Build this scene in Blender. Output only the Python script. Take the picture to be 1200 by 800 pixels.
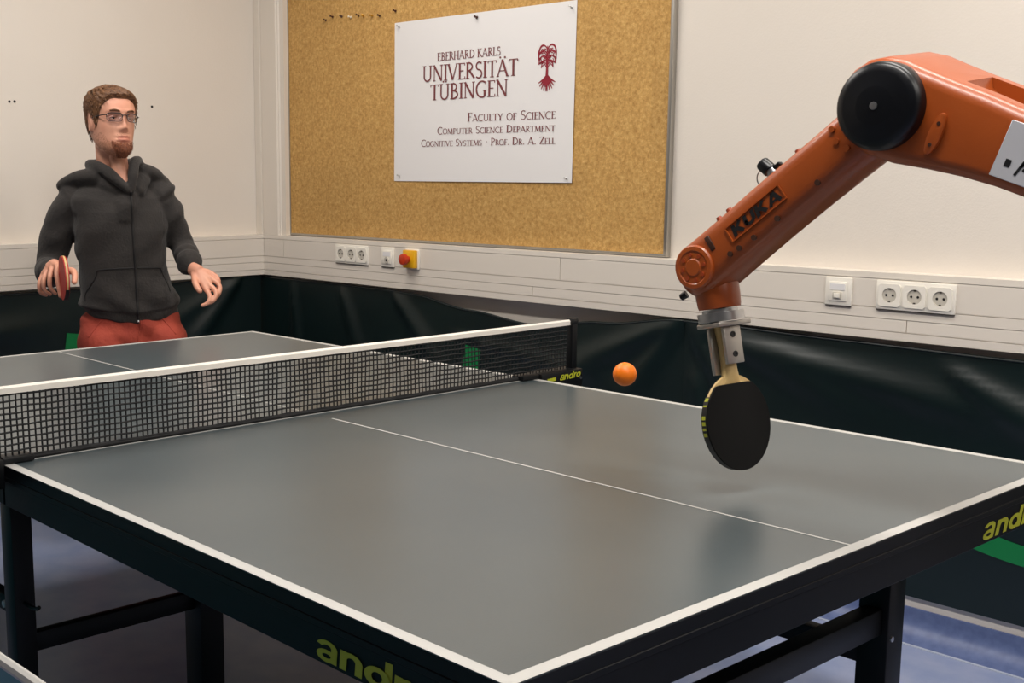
import bpy, bmesh, math, random
from mathutils import Vector, Matrix
random.seed(7)
PI = math.pi
scn = bpy.context.scene
COL = scn.collection
for o in list(bpy.data.objects):
    bpy.data.objects.remove(o)

# ------------------------------------------------------------------ camera
cd = bpy.data.cameras.new('camera')
cam = bpy.data.objects.new('camera', cd)
COL.objects.link(cam)
cd.sensor_width = 36.0
cd.lens = 1410.53 * 36.0 / 1200.0
cd.shift_x = (600 - 449.28) / 1200.0
cd.shift_y = (420.25 - 400) / 1200.0
cd.clip_start = 0.02
_yaw, _pit, _rol = math.radians(139.686), math.radians(-8.622), math.radians(-0.137)
_f = Vector((math.cos(_yaw) * math.cos(_pit), math.sin(_yaw) * math.cos(_pit), math.sin(_pit)))
_r0 = Vector((math.sin(_yaw), -math.cos(_yaw), 0))
_u0 = _r0.cross(_f)
_r = _r0 * math.cos(_rol) + _u0 * math.sin(_rol)
_u = -_r0 * math.sin(_rol) + _u0 * math.cos(_rol)
cam.matrix_world = Matrix(((_r.x, _u.x, -_f.x, 2.2353), (_r.y, _u.y, -_f.y, -1.6765), (_r.z, _u.z, -_f.z, 1.3137), (0, 0, 0, 1)))
scn.camera = cam

# ------------------------------------------------------------------ world, exposure
w = bpy.data.worlds.new('world')
scn.world = w
w.use_nodes = True
w.node_tree.nodes['Background'].inputs[0].default_value = (0.9, 0.92, 1.0, 1)
w.node_tree.nodes['Background'].inputs[1].default_value = 0.05
scn.view_settings.view_transform = 'Standard'
scn.view_settings.look = 'None'
scn.view_settings.gamma = 1.0
scn.view_settings.use_curve_mapping = False
scn.view_settings.exposure = 0.0
scn.cycles.use_denoising = True
LIGHT_W = 37.0
LIGHT_COL = (1.0, 0.965, 0.92)
# ceiling luminaires of the room: (x, y, watts factor)
LAMPS = [(-1.0, -0.45, 0.72), (1.4, -0.45, 0.92), (3.4, -0.45, 0.6), (-1.0, 0.75, 0.36), (1.4, 0.75, 0.52), (3.4, 0.75, 0.45)]

# ------------------------------------------------------------------ materials
def lin(c):
    c = c / 255.0
    return c / 12.92 if c <= 0.04045 else ((c + 0.055) / 1.055) ** 2.4
def rgb(r, g, b):
    return (lin(r), lin(g), lin(b), 1.0)
MATS = {}
def mat(name, col, rough=0.5, metal=0.0, spec=0.5, noise=None, bump=None, coat=0.0, sheen=0.0, emit=None, alpha=None, trans=0.0):
    """noise=(scale, second colour, amount) ; bump=(scale, strength)"""
    m = bpy.data.materials.new(name)
    m.use_nodes = True
    nt = m.node_tree
    b = nt.nodes['Principled BSDF']
    b.inputs['Base Color'].default_value = col
    b.inputs['Roughness'].default_value = rough
    b.inputs['Metallic'].default_value = metal
    b.inputs['Specular IOR Level'].default_value = spec
    b.inputs['Coat Weight'].default_value = coat
    b.inputs['Sheen Weight'].default_value = sheen
    if trans:
        b.inputs['Transmission Weight'].default_value = trans
    if emit:
        b.inputs['Emission Color'].default_value = emit[0]
        b.inputs['Emission Strength'].default_value = emit[1]
    tc = nt.nodes.new('ShaderNodeTexCoord')
    if noise:
        n = nt.nodes.new('ShaderNodeTexNoise')
        n.inputs['Scale'].default_value = noise[0]
        n.inputs['Detail'].default_value = 6
        nt.links.new(tc.outputs['Object'], n.inputs['Vector'])
        mp = nt.nodes.new('ShaderNodeMapRange')
        mp.inputs[1].default_value = 0.35
        mp.inputs[2].default_value = 0.65
        mp.inputs[4].default_value = noise[2]
        nt.links.new(n.outputs['Fac'], mp.inputs[0])
        mx = nt.nodes.new('ShaderNodeMix')
        mx.data_type = 'RGBA'
        mx.inputs[6].default_value = col
        mx.inputs[7].default_value = noise[1]
        nt.links.new(mp.outputs[0], mx.inputs[0])
        nt.links.new(mx.outputs[2], b.inputs['Base Color'])
    if bump:
        n2 = nt.nodes.new('ShaderNodeTexNoise')
        n2.inputs['Scale'].default_value = bump[0]
        n2.inputs['Detail'].default_value = 5
        nt.links.new(tc.outputs['Object'], n2.inputs['Vector'])
        bp = nt.nodes.new('ShaderNodeBump')
        bp.inputs['Strength'].default_value = bump[1]
        bp.inputs['Distance'].default_value = 0.01
        nt.links.new(n2.outputs['Fac'], bp.inputs['Height'])
        nt.links.new(bp.outputs['Normal'], b.inputs['Normal'])
    MATS[name] = m
    return m

mat('wall_paint', rgb(226, 218, 208), 0.75, noise=(1.2, rgb(220, 211, 200), 0.6), bump=(160, 0.06))
mat('far_wall', rgb(120, 118, 116), 0.8, noise=(1.5, rgb(110, 108, 106), 0.6))
mat('ceiling_paint', rgb(232, 228, 220), 0.9)
mat('lino', rgb(146, 154, 182), 0.36, noise=(9, rgb(124, 138, 174), 0.8), bump=(60, 0.02))
mat('lino_cove', rgb(92, 106, 146), 0.4, noise=(40, rgb(78, 92, 132), 0.9))
mat('cove_glint', rgb(170, 178, 195), 0.4)  # pale colour standing in for the reflection at the cove toe
mat('duct', rgb(222, 214, 203), 0.42)
mat('duct_dark', rgb(70, 64, 58), 0.6)
mat('outlet', rgb(236, 231, 220), 0.3)
mat('outlet_cup', rgb(196, 190, 178), 0.4)
mat('black', rgb(14, 14, 16), 0.5)
mat('steel', rgb(190, 190, 190), 0.32, metal=1.0)
mat('alu', rgb(176, 172, 165), 0.38, metal=0.85)
mat('yellow_box', rgb(228, 172, 22), 0.4)
mat('red_knob', rgb(186, 52, 16), 0.4)
mat('paper', rgb(228, 226, 226), 0.7)
mat('print_red', rgb(118, 60, 62), 0.8)
mat('print_tree', rgb(140, 26, 44), 0.8)
mat('table_top', rgb(68, 78, 82), 0.29, spec=1.0, noise=(3, rgb(80, 88, 90), 0.5), bump=(350, 0.02))
mat('line_white', rgb(182, 181, 177), 0.5)
mat('frame_black', rgb(7, 9, 12), 0.5, spec=0.25, noise=(30, rgb(11, 13, 18), 0.6))
mat('leg_black', rgb(8, 10, 13), 0.45, spec=0.3)
mat('andro_yellow', rgb(172, 176, 40), 0.5)
mat('net_thread', rgb(10, 11, 13), 0.8)
mat('tape_white', rgb(232, 226, 216), 0.7)
mat('vinyl', rgb(5, 24, 24), 0.42, noise=(2, rgb(4, 19, 20), 0.7), bump=(14, 0.12))
mat('vinyl_teal', rgb(40, 120, 130), 0.4, noise=(3, rgb(60, 140, 160), 0.7))
mat('green_print', rgb(0, 122, 62), 0.5)
mat('orange', rgb(160, 74, 24), 0.36, noise=(14, rgb(152, 68, 21), 0.5), bump=(220, 0.03), coat=0.1)
mat('orange_dark', rgb(150, 56, 14), 0.5)
mat('cap_black', rgb(5, 7, 12), 0.33, spec=0.4)
mat('rubber_black', rgb(6, 6, 6), 0.7, spec=0.2, bump=(900, 0.05))
mat('rubber_red', rgb(168, 34, 28), 0.6)
mat('wood_pale', rgb(206, 178, 122), 0.5, noise=(60, rgb(186, 152, 96), 0.7))
mat('bolt', rgb(60, 30, 14), 0.5)
mat('tag_grey', rgb(186, 186, 190), 0.4)
mat('ball', rgb(255, 128, 14), 0.45)
mat('skin', rgb(214, 156, 130), 0.5, noise=(25, rgb(204, 138, 114), 0.6))
mat('stubble', rgb(200, 144, 116), 0.6, noise=(180, rgb(172, 114, 86), 0.9))
mat('lip', rgb(190, 122, 102), 0.5)
mat('hair', rgb(112, 74, 42), 0.6, noise=(90, rgb(78, 48, 26), 0.9), bump=(160, 0.3))
mat('beard', rgb(132, 74, 44), 0.7, noise=(140, rgb(96, 50, 30), 0.9), bump=(220, 0.5))
mat('hoodie', rgb(44, 40, 38), 0.9, sheen=0.1, noise=(30, rgb(37, 34, 33), 0.8), bump=(120, 0.25))
mat('hoodie_rib', rgb(42, 39, 38), 0.95, bump=(200, 0.4))
mat('zip', rgb(20, 19, 20), 0.6)
mat('trousers', rgb(164, 66, 48), 0.85, noise=(18, rgb(148, 54, 42), 0.7), bump=(60, 0.3))
mat('shoe', rgb(40, 42, 48), 0.6)
mat('eye_white', rgb(225, 220, 212), 0.25)
mat('iris', rgb(50, 44, 38), 0.2)
mat('lens', rgb(235, 238, 245), 0.03, trans=1.0)
mat('glasses', rgb(24, 20, 22), 0.35)
mat('lamp', rgb(255, 240, 220), 0.5, emit=((1.0, 0.88, 0.74, 1), 6.0))
# cork: speckled granules plus sun-faded rectangles where papers used to hang
def cork_material():
    m = bpy.data.materials.new('cork')
    m.use_nodes = True
    nt = m.node_tree
    b = nt.nodes['Principled BSDF']
    b.inputs['Roughness'].default_value = 0.85
    tc = nt.nodes.new('ShaderNodeTexCoord')
    v = nt.nodes.new('ShaderNodeTexVoronoi')
    v.inputs['Scale'].default_value = 190
    n = nt.nodes.new('ShaderNodeTexNoise')
    n.inputs['Scale'].default_value = 75
    n.inputs['Detail'].default_value = 8
    n.inputs['Roughness'].default_value = 0.75
    big = nt.nodes.new('ShaderNodeTexNoise')
    big.inputs['Scale'].default_value = 2.2
    mpg = nt.nodes.new('ShaderNodeMapping')
    mpg.inputs['Rotation'].default_value = (PI / 2, 0, 0)
    mpg.inputs['Location'].default_value = (0.13, 0.0, 0.0)
    br = nt.nodes.new('ShaderNodeTexBrick')
    br.offset = 0.37
    br.inputs['Scale'].default_value = 1.0
    br.inputs['Brick Width'].default_value = 0.42
    br.inputs['Row Height'].default_value = 0.30
    br.inputs['Mortar Size'].default_value = 0.0
    br.inputs['Color1'].default_value = (0, 0, 0, 1)
    br.inputs['Color2'].default_value = (1, 1, 1, 1)
    for t in (v, n, big, mpg):
        nt.links.new(tc.outputs['Object'], t.inputs['Vector'])
    nt.links.new(mpg.outputs[0], br.inputs['Vector'])
    ramp = nt.nodes.new('ShaderNodeValToRGB')
    e = ramp.color_ramp.elements
    e[0].position = 0.30
    e[0].color = rgb(144, 105, 52)
    e[1].position = 0.72
    e[1].color = rgb(202, 166, 106)
    x = e.new(0.5)
    x.color = rgb(178, 138, 77)
    nt.links.new(n.outputs['Fac'], ramp.inputs[0])
    mx = nt.nodes.new('ShaderNodeMix')
    mx.data_type = 'RGBA'
    mx.blend_type = 'MULTIPLY'
    mx.inputs[0].default_value = 0.22
    nt.links.new(ramp.outputs[0], mx.inputs[6])
    nt.links.new(v.outputs['Distance'], mx.inputs[7])
    hsv = nt.nodes.new('ShaderNodeHueSaturation')
    ma = nt.nodes.new('ShaderNodeMath')
    ma.operation = 'MULTIPLY_ADD'
    ma.inputs[1].default_value = 0.10
    ma.inputs[2].default_value = 1.12
    nt.links.new(br.outputs['Color'], ma.inputs[0])
    mb = nt.nodes.new('ShaderNodeMath')
    mb.operation = 'MULTIPLY_ADD'
    mb.inputs[1].default_value = 0.22
    nt.links.new(big.outputs['Fac'], mb.inputs[0])
    nt.links.new(ma.outputs[0], mb.inputs[2])
    nt.links.new(mb.outputs[0], hsv.inputs['Value'])
    nt.links.new(mx.outputs[2], hsv.inputs['Color'])
    nt.links.new(hsv.outputs[0], b.inputs['Base Color'])
    bp = nt.nodes.new('ShaderNodeBump')
    bp.inputs['Strength'].default_value = 0.25
    bp.inputs['Distance'].default_value = 0.003
    nt.links.new(n.outputs['Fac'], bp.inputs['Height'])
    nt.links.new(bp.outputs[0], b.inputs['Normal'])
    MATS['cork'] = m
cork_material()

# ------------------------------------------------------------------ mesh helpers
ORG = {}
class MB:
    def __init__(s):
        s.v = []
        s.f = []
        s.mi = []
    def add(s, vs, fs, mi=0):
        k = len(s.v)
        s.v += [Vector(p) for p in vs]
        s.f += [tuple(i + k for i in f) for f in fs]
        s.mi += [mi] * len(fs)
        return s
    def box(s, x0, x1, y0, y1, z0, z1, mi=0):
        return s.add([(x0, y0, z0), (x1, y0, z0), (x1, y1, z0), (x0, y1, z0), (x0, y0, z1), (x1, y0, z1), (x1, y1, z1), (x0, y1, z1)],
                     [(3, 2, 1, 0), (4, 5, 6, 7), (0, 1, 5, 4), (1, 2, 6, 5), (2, 3, 7, 6), (3, 0, 4, 7)], mi)
    def obox(s, c, ax, ay, az, hx, hy, hz, mi=0):
        c, ax, ay, az = Vector(c), Vector(ax).normalized(), Vector(ay).normalized(), Vector(az).normalized()
        vs = [c + ax * (hx * i) + ay * (hy * j) + az * (hz * k) for k in (-1, 1) for i, j in ((-1, -1), (1, -1), (1, 1), (-1, 1))]
        return s.add(vs, [(3, 2, 1, 0), (4, 5, 6, 7), (0, 1, 5, 4), (1, 2, 6, 5), (2, 3, 7, 6), (3, 0, 4, 7)], mi)
    def rings(s, rings, cap=True, mi=0, closed=True):
        k = len(s.v)
        n = len(rings[0])
        for r in rings:
            s.v += [Vector(p) for p in r]
        for i in range(len(rings) - 1):
            for j in range(n if closed else n - 1):
                a, b = k + i * n + j, k + i * n + (j + 1) % n
                s.f.append((a, b, b + n, a + n))
                s.mi.append(mi)
        if cap and closed:
            s.f.append(tuple(k + j for j in reversed(range(n))))
            s.f.append(tuple(k + (len(rings) - 1) * n + j for j in range(n)))
            s.mi += [mi, mi]
        return s
    def tube(s, path, rad, n=12, mi=0, flat=1.0, up=None, ends=True):
        path = [Vector(p) for p in path]
        if not isinstance(rad, (list, tuple)):
            rad = [rad] * len(path)
        tang = []
        for i in range(len(path)):
            a = path[max(i - 1, 0)]
            b = path[min(i + 1, len(path) - 1)]
            tang.append((b - a).normalized())
        ref = Vector(up) if up else (Vector((0, 0, 1)) if abs(tang[0].z) < 0.9 else Vector((1, 0, 0)))
        x = (ref - tang[0] * ref.dot(tang[0])).normalized()
        rs = []
        for i, t in enumerate(tang):
            x = (x - t * x.dot(t)).normalized()
            y = t.cross(x)
            rs.append([path[i] + x * (rad[i] * math.cos(2 * PI * j / n)) + y * (rad[i] * flat * math.sin(2 * PI * j / n)) for j in range(n)])
        if ends:
            def endring(p, t, r0, ring):
                c = p
                return [c + (q - c) * 0.55 + t * r0 * 0.5 for q in ring], [c + (q - c) * 0.12 + t * r0 * 0.68 for q in ring]
            a1, a2 = endring(path[0], -tang[0], rad[0] * min(1, flat), rs[0])
            b1, b2 = endring(path[-1], tang[-1], rad[-1] * min(1, flat), rs[-1])
            rs = [a2, a1] + rs + [b1, b2]
        return s.rings(rs, True, mi)
    def cyl(s, p0, p1, r0, r1=None, n=24, mi=0):
        return s.tube([p0, p1], [r0, r0 if r1 is None else r1], n, mi, ends=False)
    def lathe(s, c, ax, prof, n=32, mi=0, cap=True):
        """prof: (distance along axis, radius)"""
        c, ax = Vector(c), Vector(ax).normalized()
        ref = Vector((0, 0, 1)) if abs(ax.z) < 0.9 else Vector((1, 0, 0))
        x = (ref - ax * ref.dot(ax)).normalized()
        y = ax.cross(x)
        rs = [[c + ax * h + x * (r * math.cos(2 * PI * j / n)) + y * (r * math.sin(2 * PI * j / n)) for j in range(n)] for h, r in prof]
        return s.rings(rs, cap, mi)
    def prism(s, pts, fn, d0, d1, mi=0):
        """pts: 2-D outline, fn(a, b, d) -> point"""
        return s.rings([[fn(a, b, d0) for a, b in pts], [fn(a, b, d1) for a, b in pts]], True, mi)
    def sphere(s, c, r, n=20, m=12, sc=(1, 1, 1), mi=0):
        c = Vector(c)
        rs = []
        for i in range(m + 1):
            ph = -PI / 2 + PI * (i + 0.02) / (m + 0.04)
            rs.append([c + Vector((sc[0] * r * math.cos(ph) * math.cos(2 * PI * j / n), sc[1] * r * math.cos(ph) * math.sin(2 * PI * j / n), sc[2] * r * math.sin(ph))) for j in range(n)])
        return s.rings(rs, True, mi)
    def build(s, name, m, parent=None, bevel=0.0, seg=2, smooth=False, kind=None, label=None, mesh=None, ang=35):
        org = ORG.get(parent.name, Vector()) if parent else Vector()
        me = bpy.data.meshes.new(name)
        me.from_pydata([tuple(p - org) for p in s.v], [], s.f)
        for i, p in enumerate(me.polygons):
            p.material_index = s.mi[i]
        bm = bmesh.new()
        bm.from_mesh(me)
        bmesh.ops.recalc_face_normals(bm, faces=bm.faces)
        if bevel:
            es = [e for e in bm.edges if len(e.link_faces) == 2 and e.calc_face_angle(0) > math.radians(ang)]
            bmesh.ops.bevel(bm, geom=es, offset=bevel, segments=seg, profile=0.5, affect='EDGES', clamp_overlap=True)
        bm.to_mesh(me)
        bm.free()
        return link(name, me, m, parent, smooth or bool(bevel), kind, label)
def link(name, me, m, parent=None, smooth=False, kind=None, label=None):
    for q in (m if isinstance(m, (list, tuple)) else [m]):
        me.materials.append(MATS[q] if isinstance(q, str) else q)
    o = bpy.data.objects.new(name, me)
    COL.objects.link(o)
    if parent:
        o.parent = parent
        ORG[o.name] = ORG.get(parent.name, Vector())
    if smooth:
        for p in me.polygons:
            p.use_smooth = True
        try:
            me.set_sharp_from_angle(angle=math.radians(38))
        except Exception:
            pass
    if kind:
        o['kind'] = kind
    if label:
        o['label'] = label
    return o
def tag(o, label, cat, group=None):
    o['label'] = label
    o['category'] = cat
    if group:
        o['group'] = group
    return o
def thing(name, label, cat, loc, group=None):
    o = bpy.data.objects.new(name, None)
    COL.objects.link(o)
    o.empty_display_size = 0.05
    o.location = loc
    ORG[o.name] = Vector(loc)
    return tag(o, label, cat, group)
def struct(name, b, m, bevel=0.0, smooth=False):
    return b.build(name, m, None, bevel, smooth=smooth, kind='structure')
def sm(x):
    x = max(0.0, min(1.0, x))
    return x * x * (3 - 2 * x)
def interp(tab, x):
    if x <= tab[0][0]:
        return tab[0][1]
    for (a, va), (b, vb) in zip(tab, tab[1:]):
        if x <= b:
            t = (x - a) / (b - a)
            t = t * t * (3 - 2 * t)
            return va + (vb - va) * t
    return tab[-1][1]
def catmull(pts, n=6):
    P = [Vector(p) for p in pts]
    out = []
    for i in range(len(P) - 1):
        p0, p1, p2, p3 = P[max(i - 1, 0)], P[i], P[i + 1], P[min(i + 2, len(P) - 1)]
        for k in range(n):
            t = k / n
            out.append(0.5 * ((2 * p1) + (p2 - p0) * t + (2 * p0 - 5 * p1 + 4 * p2 - p3) * t * t + (3 * p1 - p0 - 3 * p2 + p3) * t ** 3))
    out.append(P[-1])
    return out

# ------------------------------------------------------------------ stroke lettering
def arc(cx, cy, rx, ry, a0, a1, n=14):
    return [(cx + rx * math.cos(math.radians(a0 + (a1 - a0) * i / n)), cy + ry * math.sin(math.radians(a0 + (a1 - a0) * i / n))) for i in range(n + 1)]
LAYER = [0]
def ribbon(mb, pts, wd, fn, sub=0, nrm=None):
    """flat stroke of width wd (number or list) along 2-D pts, mapped through fn(a, b)"""
    if sub:
        q = []
        for a, b in zip(pts, pts[1:]):
            for k in range(sub):
                q.append((a[0] + (b[0] - a[0]) * k / sub, a[1] + (b[1] - a[1]) * k / sub))
        pts = q + [pts[-1]]
    n = len(pts)
    ws = wd if isinstance(wd, list) else [wd] * n
    L, R = [], []
    for i in range(n):
        dirs = []
        if i > 0:
            dirs.append(Vector((pts[i][0] - pts[i - 1][0], pts[i][1] - pts[i - 1][1])).normalized())
        if i < n - 1:
            dirs.append(Vector((pts[i + 1][0] - pts[i][0], pts[i + 1][1] - pts[i][1])).normalized())
        t = sum(dirs, Vector((0, 0)))
        t = t.normalized() if t.length > 1e-6 else dirs[0]
        k = 1.0 / max(0.5, abs(t.dot(dirs[0])))
        nx, ny = -t.y * ws[i] * 0.5 * k, t.x * ws[i] * 0.5 * k
        L.append(fn(pts[i][0] + nx, pts[i][1] + ny))
        R.append(fn(pts[i][0] - nx, pts[i][1] - ny))
    LAYER[0] = (LAYER[0] + 1) % 7
    if nrm:
        lift = Vector(nrm) * (LAYER[0] * 0.00022)
        L, R = [Vector(p) + lift for p in L], [Vector(p) + lift for p in R]
    mb.add(L + R, [(i, i + 1, n + i + 1, n + i) for i in range(n - 1)])
T, H = 0.125, 0.06      # thick and thin strokes of the serif capitals
def sf(x, y, l=0.2):
    return ([(x - l / 2, y), (x + l / 2, y)], 0.045)
SER = {
 'A': (0.74, [([(0.06, 0), (0.36, 1.02)], H), ([(0.34, 1.02), (0.68, 0)], T), ([(0.15, 0.34), (0.56, 0.34)], H), sf(0.06, 0.02, 0.18), sf(0.68, 0.02, 0.2)]),
 'B': (0.60, [([(0.14, 0), (0.14, 1)], T), (arc(0.2, 0.76, 0.24, 0.225, 90, -90), 0.09), (arc(0.2, 0.28, 0.31, 0.255, 90, -90), 0.1), ([(0.03, 0.98), (0.2, 0.98)], H), ([(0.03, 0.025), (0.2, 0.025)], H), ([(0.14, 0.53), (0.22, 0.53)], H)]),
 'C': (0.68, [(arc(0.42, 0.5, 0.35, 0.49, 55, 305, 22), 0.095), ([(0.62, 0.80), (0.62, 0.98)], 0.045), ([(0.62, 0.2), (0.62, 0.04)], 0.03)]),
 'D': (0.74, [([(0.14, 0), (0.14, 1)], T), (arc(0.22, 0.5, 0.43, 0.475, 90, -90, 20), 0.1), ([(0.03, 0.975), (0.24, 0.975)], H), ([(0.03, 0.025), (0.24, 0.025)], H)]),
 'E': (0.54, [([(0.14, 0), (0.14, 1)], T), ([(0.03, 0.975), (0.47, 0.975), (0.47, 0.84)], 0.05), ([(0.14, 0.52), (0.41, 0.52)], H), ([(0.03, 0.025), (0.49, 0.025), (0.5, 0.17)], 0.05)]),
 'F': (0.50, [([(0.14, 0), (0.14, 1)], T), ([(0.03, 0.975), (0.46, 0.975), (0.46, 0.84)], 0.05), ([(0.14, 0.52), (0.4, 0.52)], H), sf(0.14, 0.02, 0.26)]),
 'G': (0.74, [(arc(0.42, 0.5, 0.35, 0.49, 55, 300, 22), 0.095), ([(0.62, 0.80), (0.62, 0.98)], 0.045), ([(0.6, 0.08), (0.6, 0.42)], T), sf(0.6, 0.42, 0.24)]),
 'H': (0.76, [([(0.14, 0), (0.14, 1)], T), ([(0.62, 0), (0.62, 1)], T), ([(0.14, 0.52), (0.62, 0.52)], H)] + [sf(x, y, 0.25) for x in (0.14, 0.62) for y in (0.02, 0.98)]),
 'I': (0.30, [([(0.15, 0), (0.15, 1)], T), sf(0.15, 0.02, 0.26), sf(0.15, 0.98, 0.26)]),
 'K': (0.66, [([(0.14, 0), (0.14, 1)], T), ([(0.16, 0.48), (0.52, 0.98)], H), ([(0.24, 0.56), (0.62, 0.02)], T), sf(0.14, 0.02, 0.25), sf(0.14, 0.98, 0.25), sf(0.52, 0.98, 0.2), sf(0.6, 0.02, 0.16)]),
 'L': (0.52, [([(0.14, 0), (0.14, 1)], T), ([(0.03, 0.025), (0.47, 0.025), (0.49, 0.18)], 0.05), sf(0.14, 0.98, 0.25)]),
 'M': (0.90, [([(0.1, 0), (0.16, 1)], H), ([(0.16, 1), (0.45, 0.04)], T), ([(0.45, 0.04), (0.74, 1)], H), ([(0.73, 1), (0.8, 0)], T), sf(0.1, 0.02, 0.2), sf(0.8, 0.02, 0.22)]),
 'N': (0.78, [([(0.13, 0), (0.13, 1)], H), ([(0.11, 1), (0.64, 0)], T), ([(0.65, 0), (0.65, 1)], H), sf(0.13, 0.02, 0.2), sf(0.65, 0.98, 0.2), sf(0.08, 0.98, 0.12)]),
 'O': (0.78, [(arc(0.39, 0.5, 0.33, 0.49, 0, 360, 28), 0.1)]),
 'P': (0.56, [([(0.14, 0), (0.14, 1)], T), (arc(0.2, 0.72, 0.28, 0.26, 90, -90), 0.09), ([(0.03, 0.98), (0.2, 0.98)], H), ([(0.14, 0.46), (0.22, 0.46)], H), sf(0.14, 0.02, 0.26)]),
 'R': (0.64, [([(0.14, 0), (0.14, 1)], T), (arc(0.2, 0.74, 0.26, 0.24, 90, -90), 0.09), ([(0.03, 0.98), (0.2, 0.98)], H), ([(0.14, 0.5), (0.24, 0.5)], H), ([(0.26, 0.5), (0.6, 0.02)], T), sf(0.14, 0.02, 0.26)]),
 'S': (0.52, [(arc(0.27, 0.745, 0.18, 0.23, 40, 270, 14)[:-1] + arc(0.25, 0.265, 0.2, 0.25, 90, -140, 14), 0.085), ([(0.42, 0.84), (0.42, 0.98)], 0.04)]),
 'T': (0.62, [([(0.31, 0), (0.31, 1)], T), ([(0.04, 0.84), (0.05, 0.975), (0.57, 0.975), (0.58, 0.84)], 0.05), sf(0.31, 0.02, 0.26)]),
 'U': (0.74, [([(0.14, 1), (0.14, 0.33)] + arc(0.37, 0.31, 0.23, 0.285, 180, 360, 12) + [(0.6, 1)], 0.09), sf(0.14, 0.98, 0.25), sf(0.6, 0.98, 0.22)]),
 'V': (0.70, [([(0.06, 1), (0.36, 0)], T), ([(0.36, 0), (0.64, 1)], H), sf(0.06, 0.98, 0.2), sf(0.64, 0.98, 0.18)]),
 'Y': (0.66, [([(0.06, 1), (0.33, 0.48)], T), ([(0.33, 0.48), (0.6, 1)], H), ([(0.33, 0), (0.33, 0.5)], T), sf(0.06, 0.98, 0.2), sf(0.6, 0.98, 0.18), sf(0.33, 0.02, 0.26)]),
 'Z': (0.60, [([(0.08, 0.82), (0.08, 0.975), (0.52, 0.975)], 0.05), ([(0.52, 0.97), (0.08, 0.03)], T), ([(0.08, 0.025), (0.54, 0.025), (0.55, 0.18)], 0.05)]),
 '.': (0.26, [([(0.06, 0.06), (0.18, 0.06)], 0.12)]),
 '*': (0.40, [([(0.14, 0.5), (0.26, 0.5)], 0.12)]),
 ' ': (0.34, []),
}
SER['\u00c4'] = (0.74, SER['A'][1] + [([(0.16, 1.14), (0.26, 1.14)], 0.1), ([(0.46, 1.14), (0.56, 1.14)], 0.1)])
SER['\u00dc'] = (0.74, [([(0.14, 1), (0.14, 0.33)] + arc(0.37, 0.31, 0.23, 0.285, 180, 360, 12) + [(0.6, 1)], 0.09), sf(0.14, 0.98, 0.25), sf(0.6, 0.98, 0.22),
                        ([(0.24, 1.14), (0.34, 1.14)], 0.1), ([(0.42, 1.14), (0.52, 1.14)], 0.1)])
W_ = 0.25
SANS = {
 'a': (0.86, [(arc(0.37, 0.72, 0.28, 0.27, 165, 0, 12) + [(0.65, 0.0)], W_ * 0.9), (arc(0.38, 0.3, 0.27, 0.22, 0, 360, 20), W_ * 0.85)]),
 'n': (0.90, [([(0.14, 0), (0.14, 1.0)], W_), ([(0.14, 0.55)] + arc(0.42, 0.6, 0.28, 0.30, 180, 0, 14) + [(0.70, 0)], W_)]),
 'd': (0.98, [(arc(0.43, 0.47, 0.31, 0.38, 0, 360, 28), W_), ([(0.78, 0), (0.78, 1.42)], W_)]),
 'r': (0.60, [([(0.14, 0), (0.14, 1.0)], W_), ([(0.14, 0.5)] + arc(0.44, 0.56, 0.30, 0.33, 180, 75, 10), W_)]),
 'o': (0.96, [(arc(0.46, 0.48, 0.33, 0.38, 0, 360, 28), W_)]),
 'K': (0.92, [([(0.13, 0), (0.13, 1)], 0.26), ([(0.2, 0.42), (0.68, 1)], 0.25), ([(0.34, 0.58), (0.76, 0)], 0.27)]),
 'U': (0.92, [([(0.14, 1), (0.14, 0.36)] + arc(0.43, 0.36, 0.29, 0.24, 180, 360, 14) + [(0.72, 1)], 0.26)]),
 'A': (0.98, [([(0.08, 0), (0.44, 1.0)], 0.24), ([(0.46, 1.0), (0.84, 0)], 0.26), ([(0.22, 0.27), (0.7, 0.27)], 0.2)]),
}
def text_width(txt, font, small=1.0):
    x = 0
    for ch in txt:
        k = small if (ch.islower() and font is SER) else 1.0
        x += font[ch.upper() if font is SER else ch][0] * k
    return x
def write_text(mb, txt, font, fn, width, height, small=1.0, slant=0.0, sub=0, nrm=(0, -1, 0)):
    """fn(a, b) -> point; text runs a = 0..width, b = 0..height"""
    sx = width / text_width(txt, font, small)
    x = 0.0
    for ch in txt:
        k = small if (ch.islower() and font is SER) else 1.0
        adv, strokes = font[ch.upper() if font is SER else ch]
        for pts, wd in strokes:
            ribbon(mb, [(p[0], p[1]) for p in pts], wd, lambda a, b, x=x, k=k: fn((x + (a + slant * b) * k) * sx, b * k * height), sub, nrm)
        x += adv * k

# ================================================================== SETTING
XL, YB, XR, YF, ZC = -2.52, 1.63, 4.6, -4.2, 3.0     # room box
struct('floor', MB().box(XL - 0.1, XR + 0.1, YF - 0.1, YB + 0.1, -0.08, 0.0), 'lino')
struct('ceiling', MB().box(XL - 0.1, XR + 0.1, YF - 0.1, YB + 0.1, ZC, ZC + 0.08), 'ceiling_paint')
struct('wall_back', MB().box(XL - 0.1, XR + 0.1, YB, YB + 0.1, 0, ZC), 'wall_paint')
wl = struct('wall_left', MB().box(XL - 0.1, XL, YF - 0.1, YB, 0, ZC), 'wall_paint')
struct('wall_right', MB().box(XR, XR + 0.1, YF - 0.1, YB, 0, ZC), 'far_wall')
struct('wall_front', MB().box(XL, XR, YF - 0.1, YF, 0, ZC), 'far_wall')
for y, z in ((0.382, 1.615), (0.404, 1.616), (1.032, 1.617)):
    MB().cyl((XL - 0.004, y, z), (XL + 0.0025, y, z), 0.006, 0.005, 12).build('drill_hole', 'black', wl)
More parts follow.
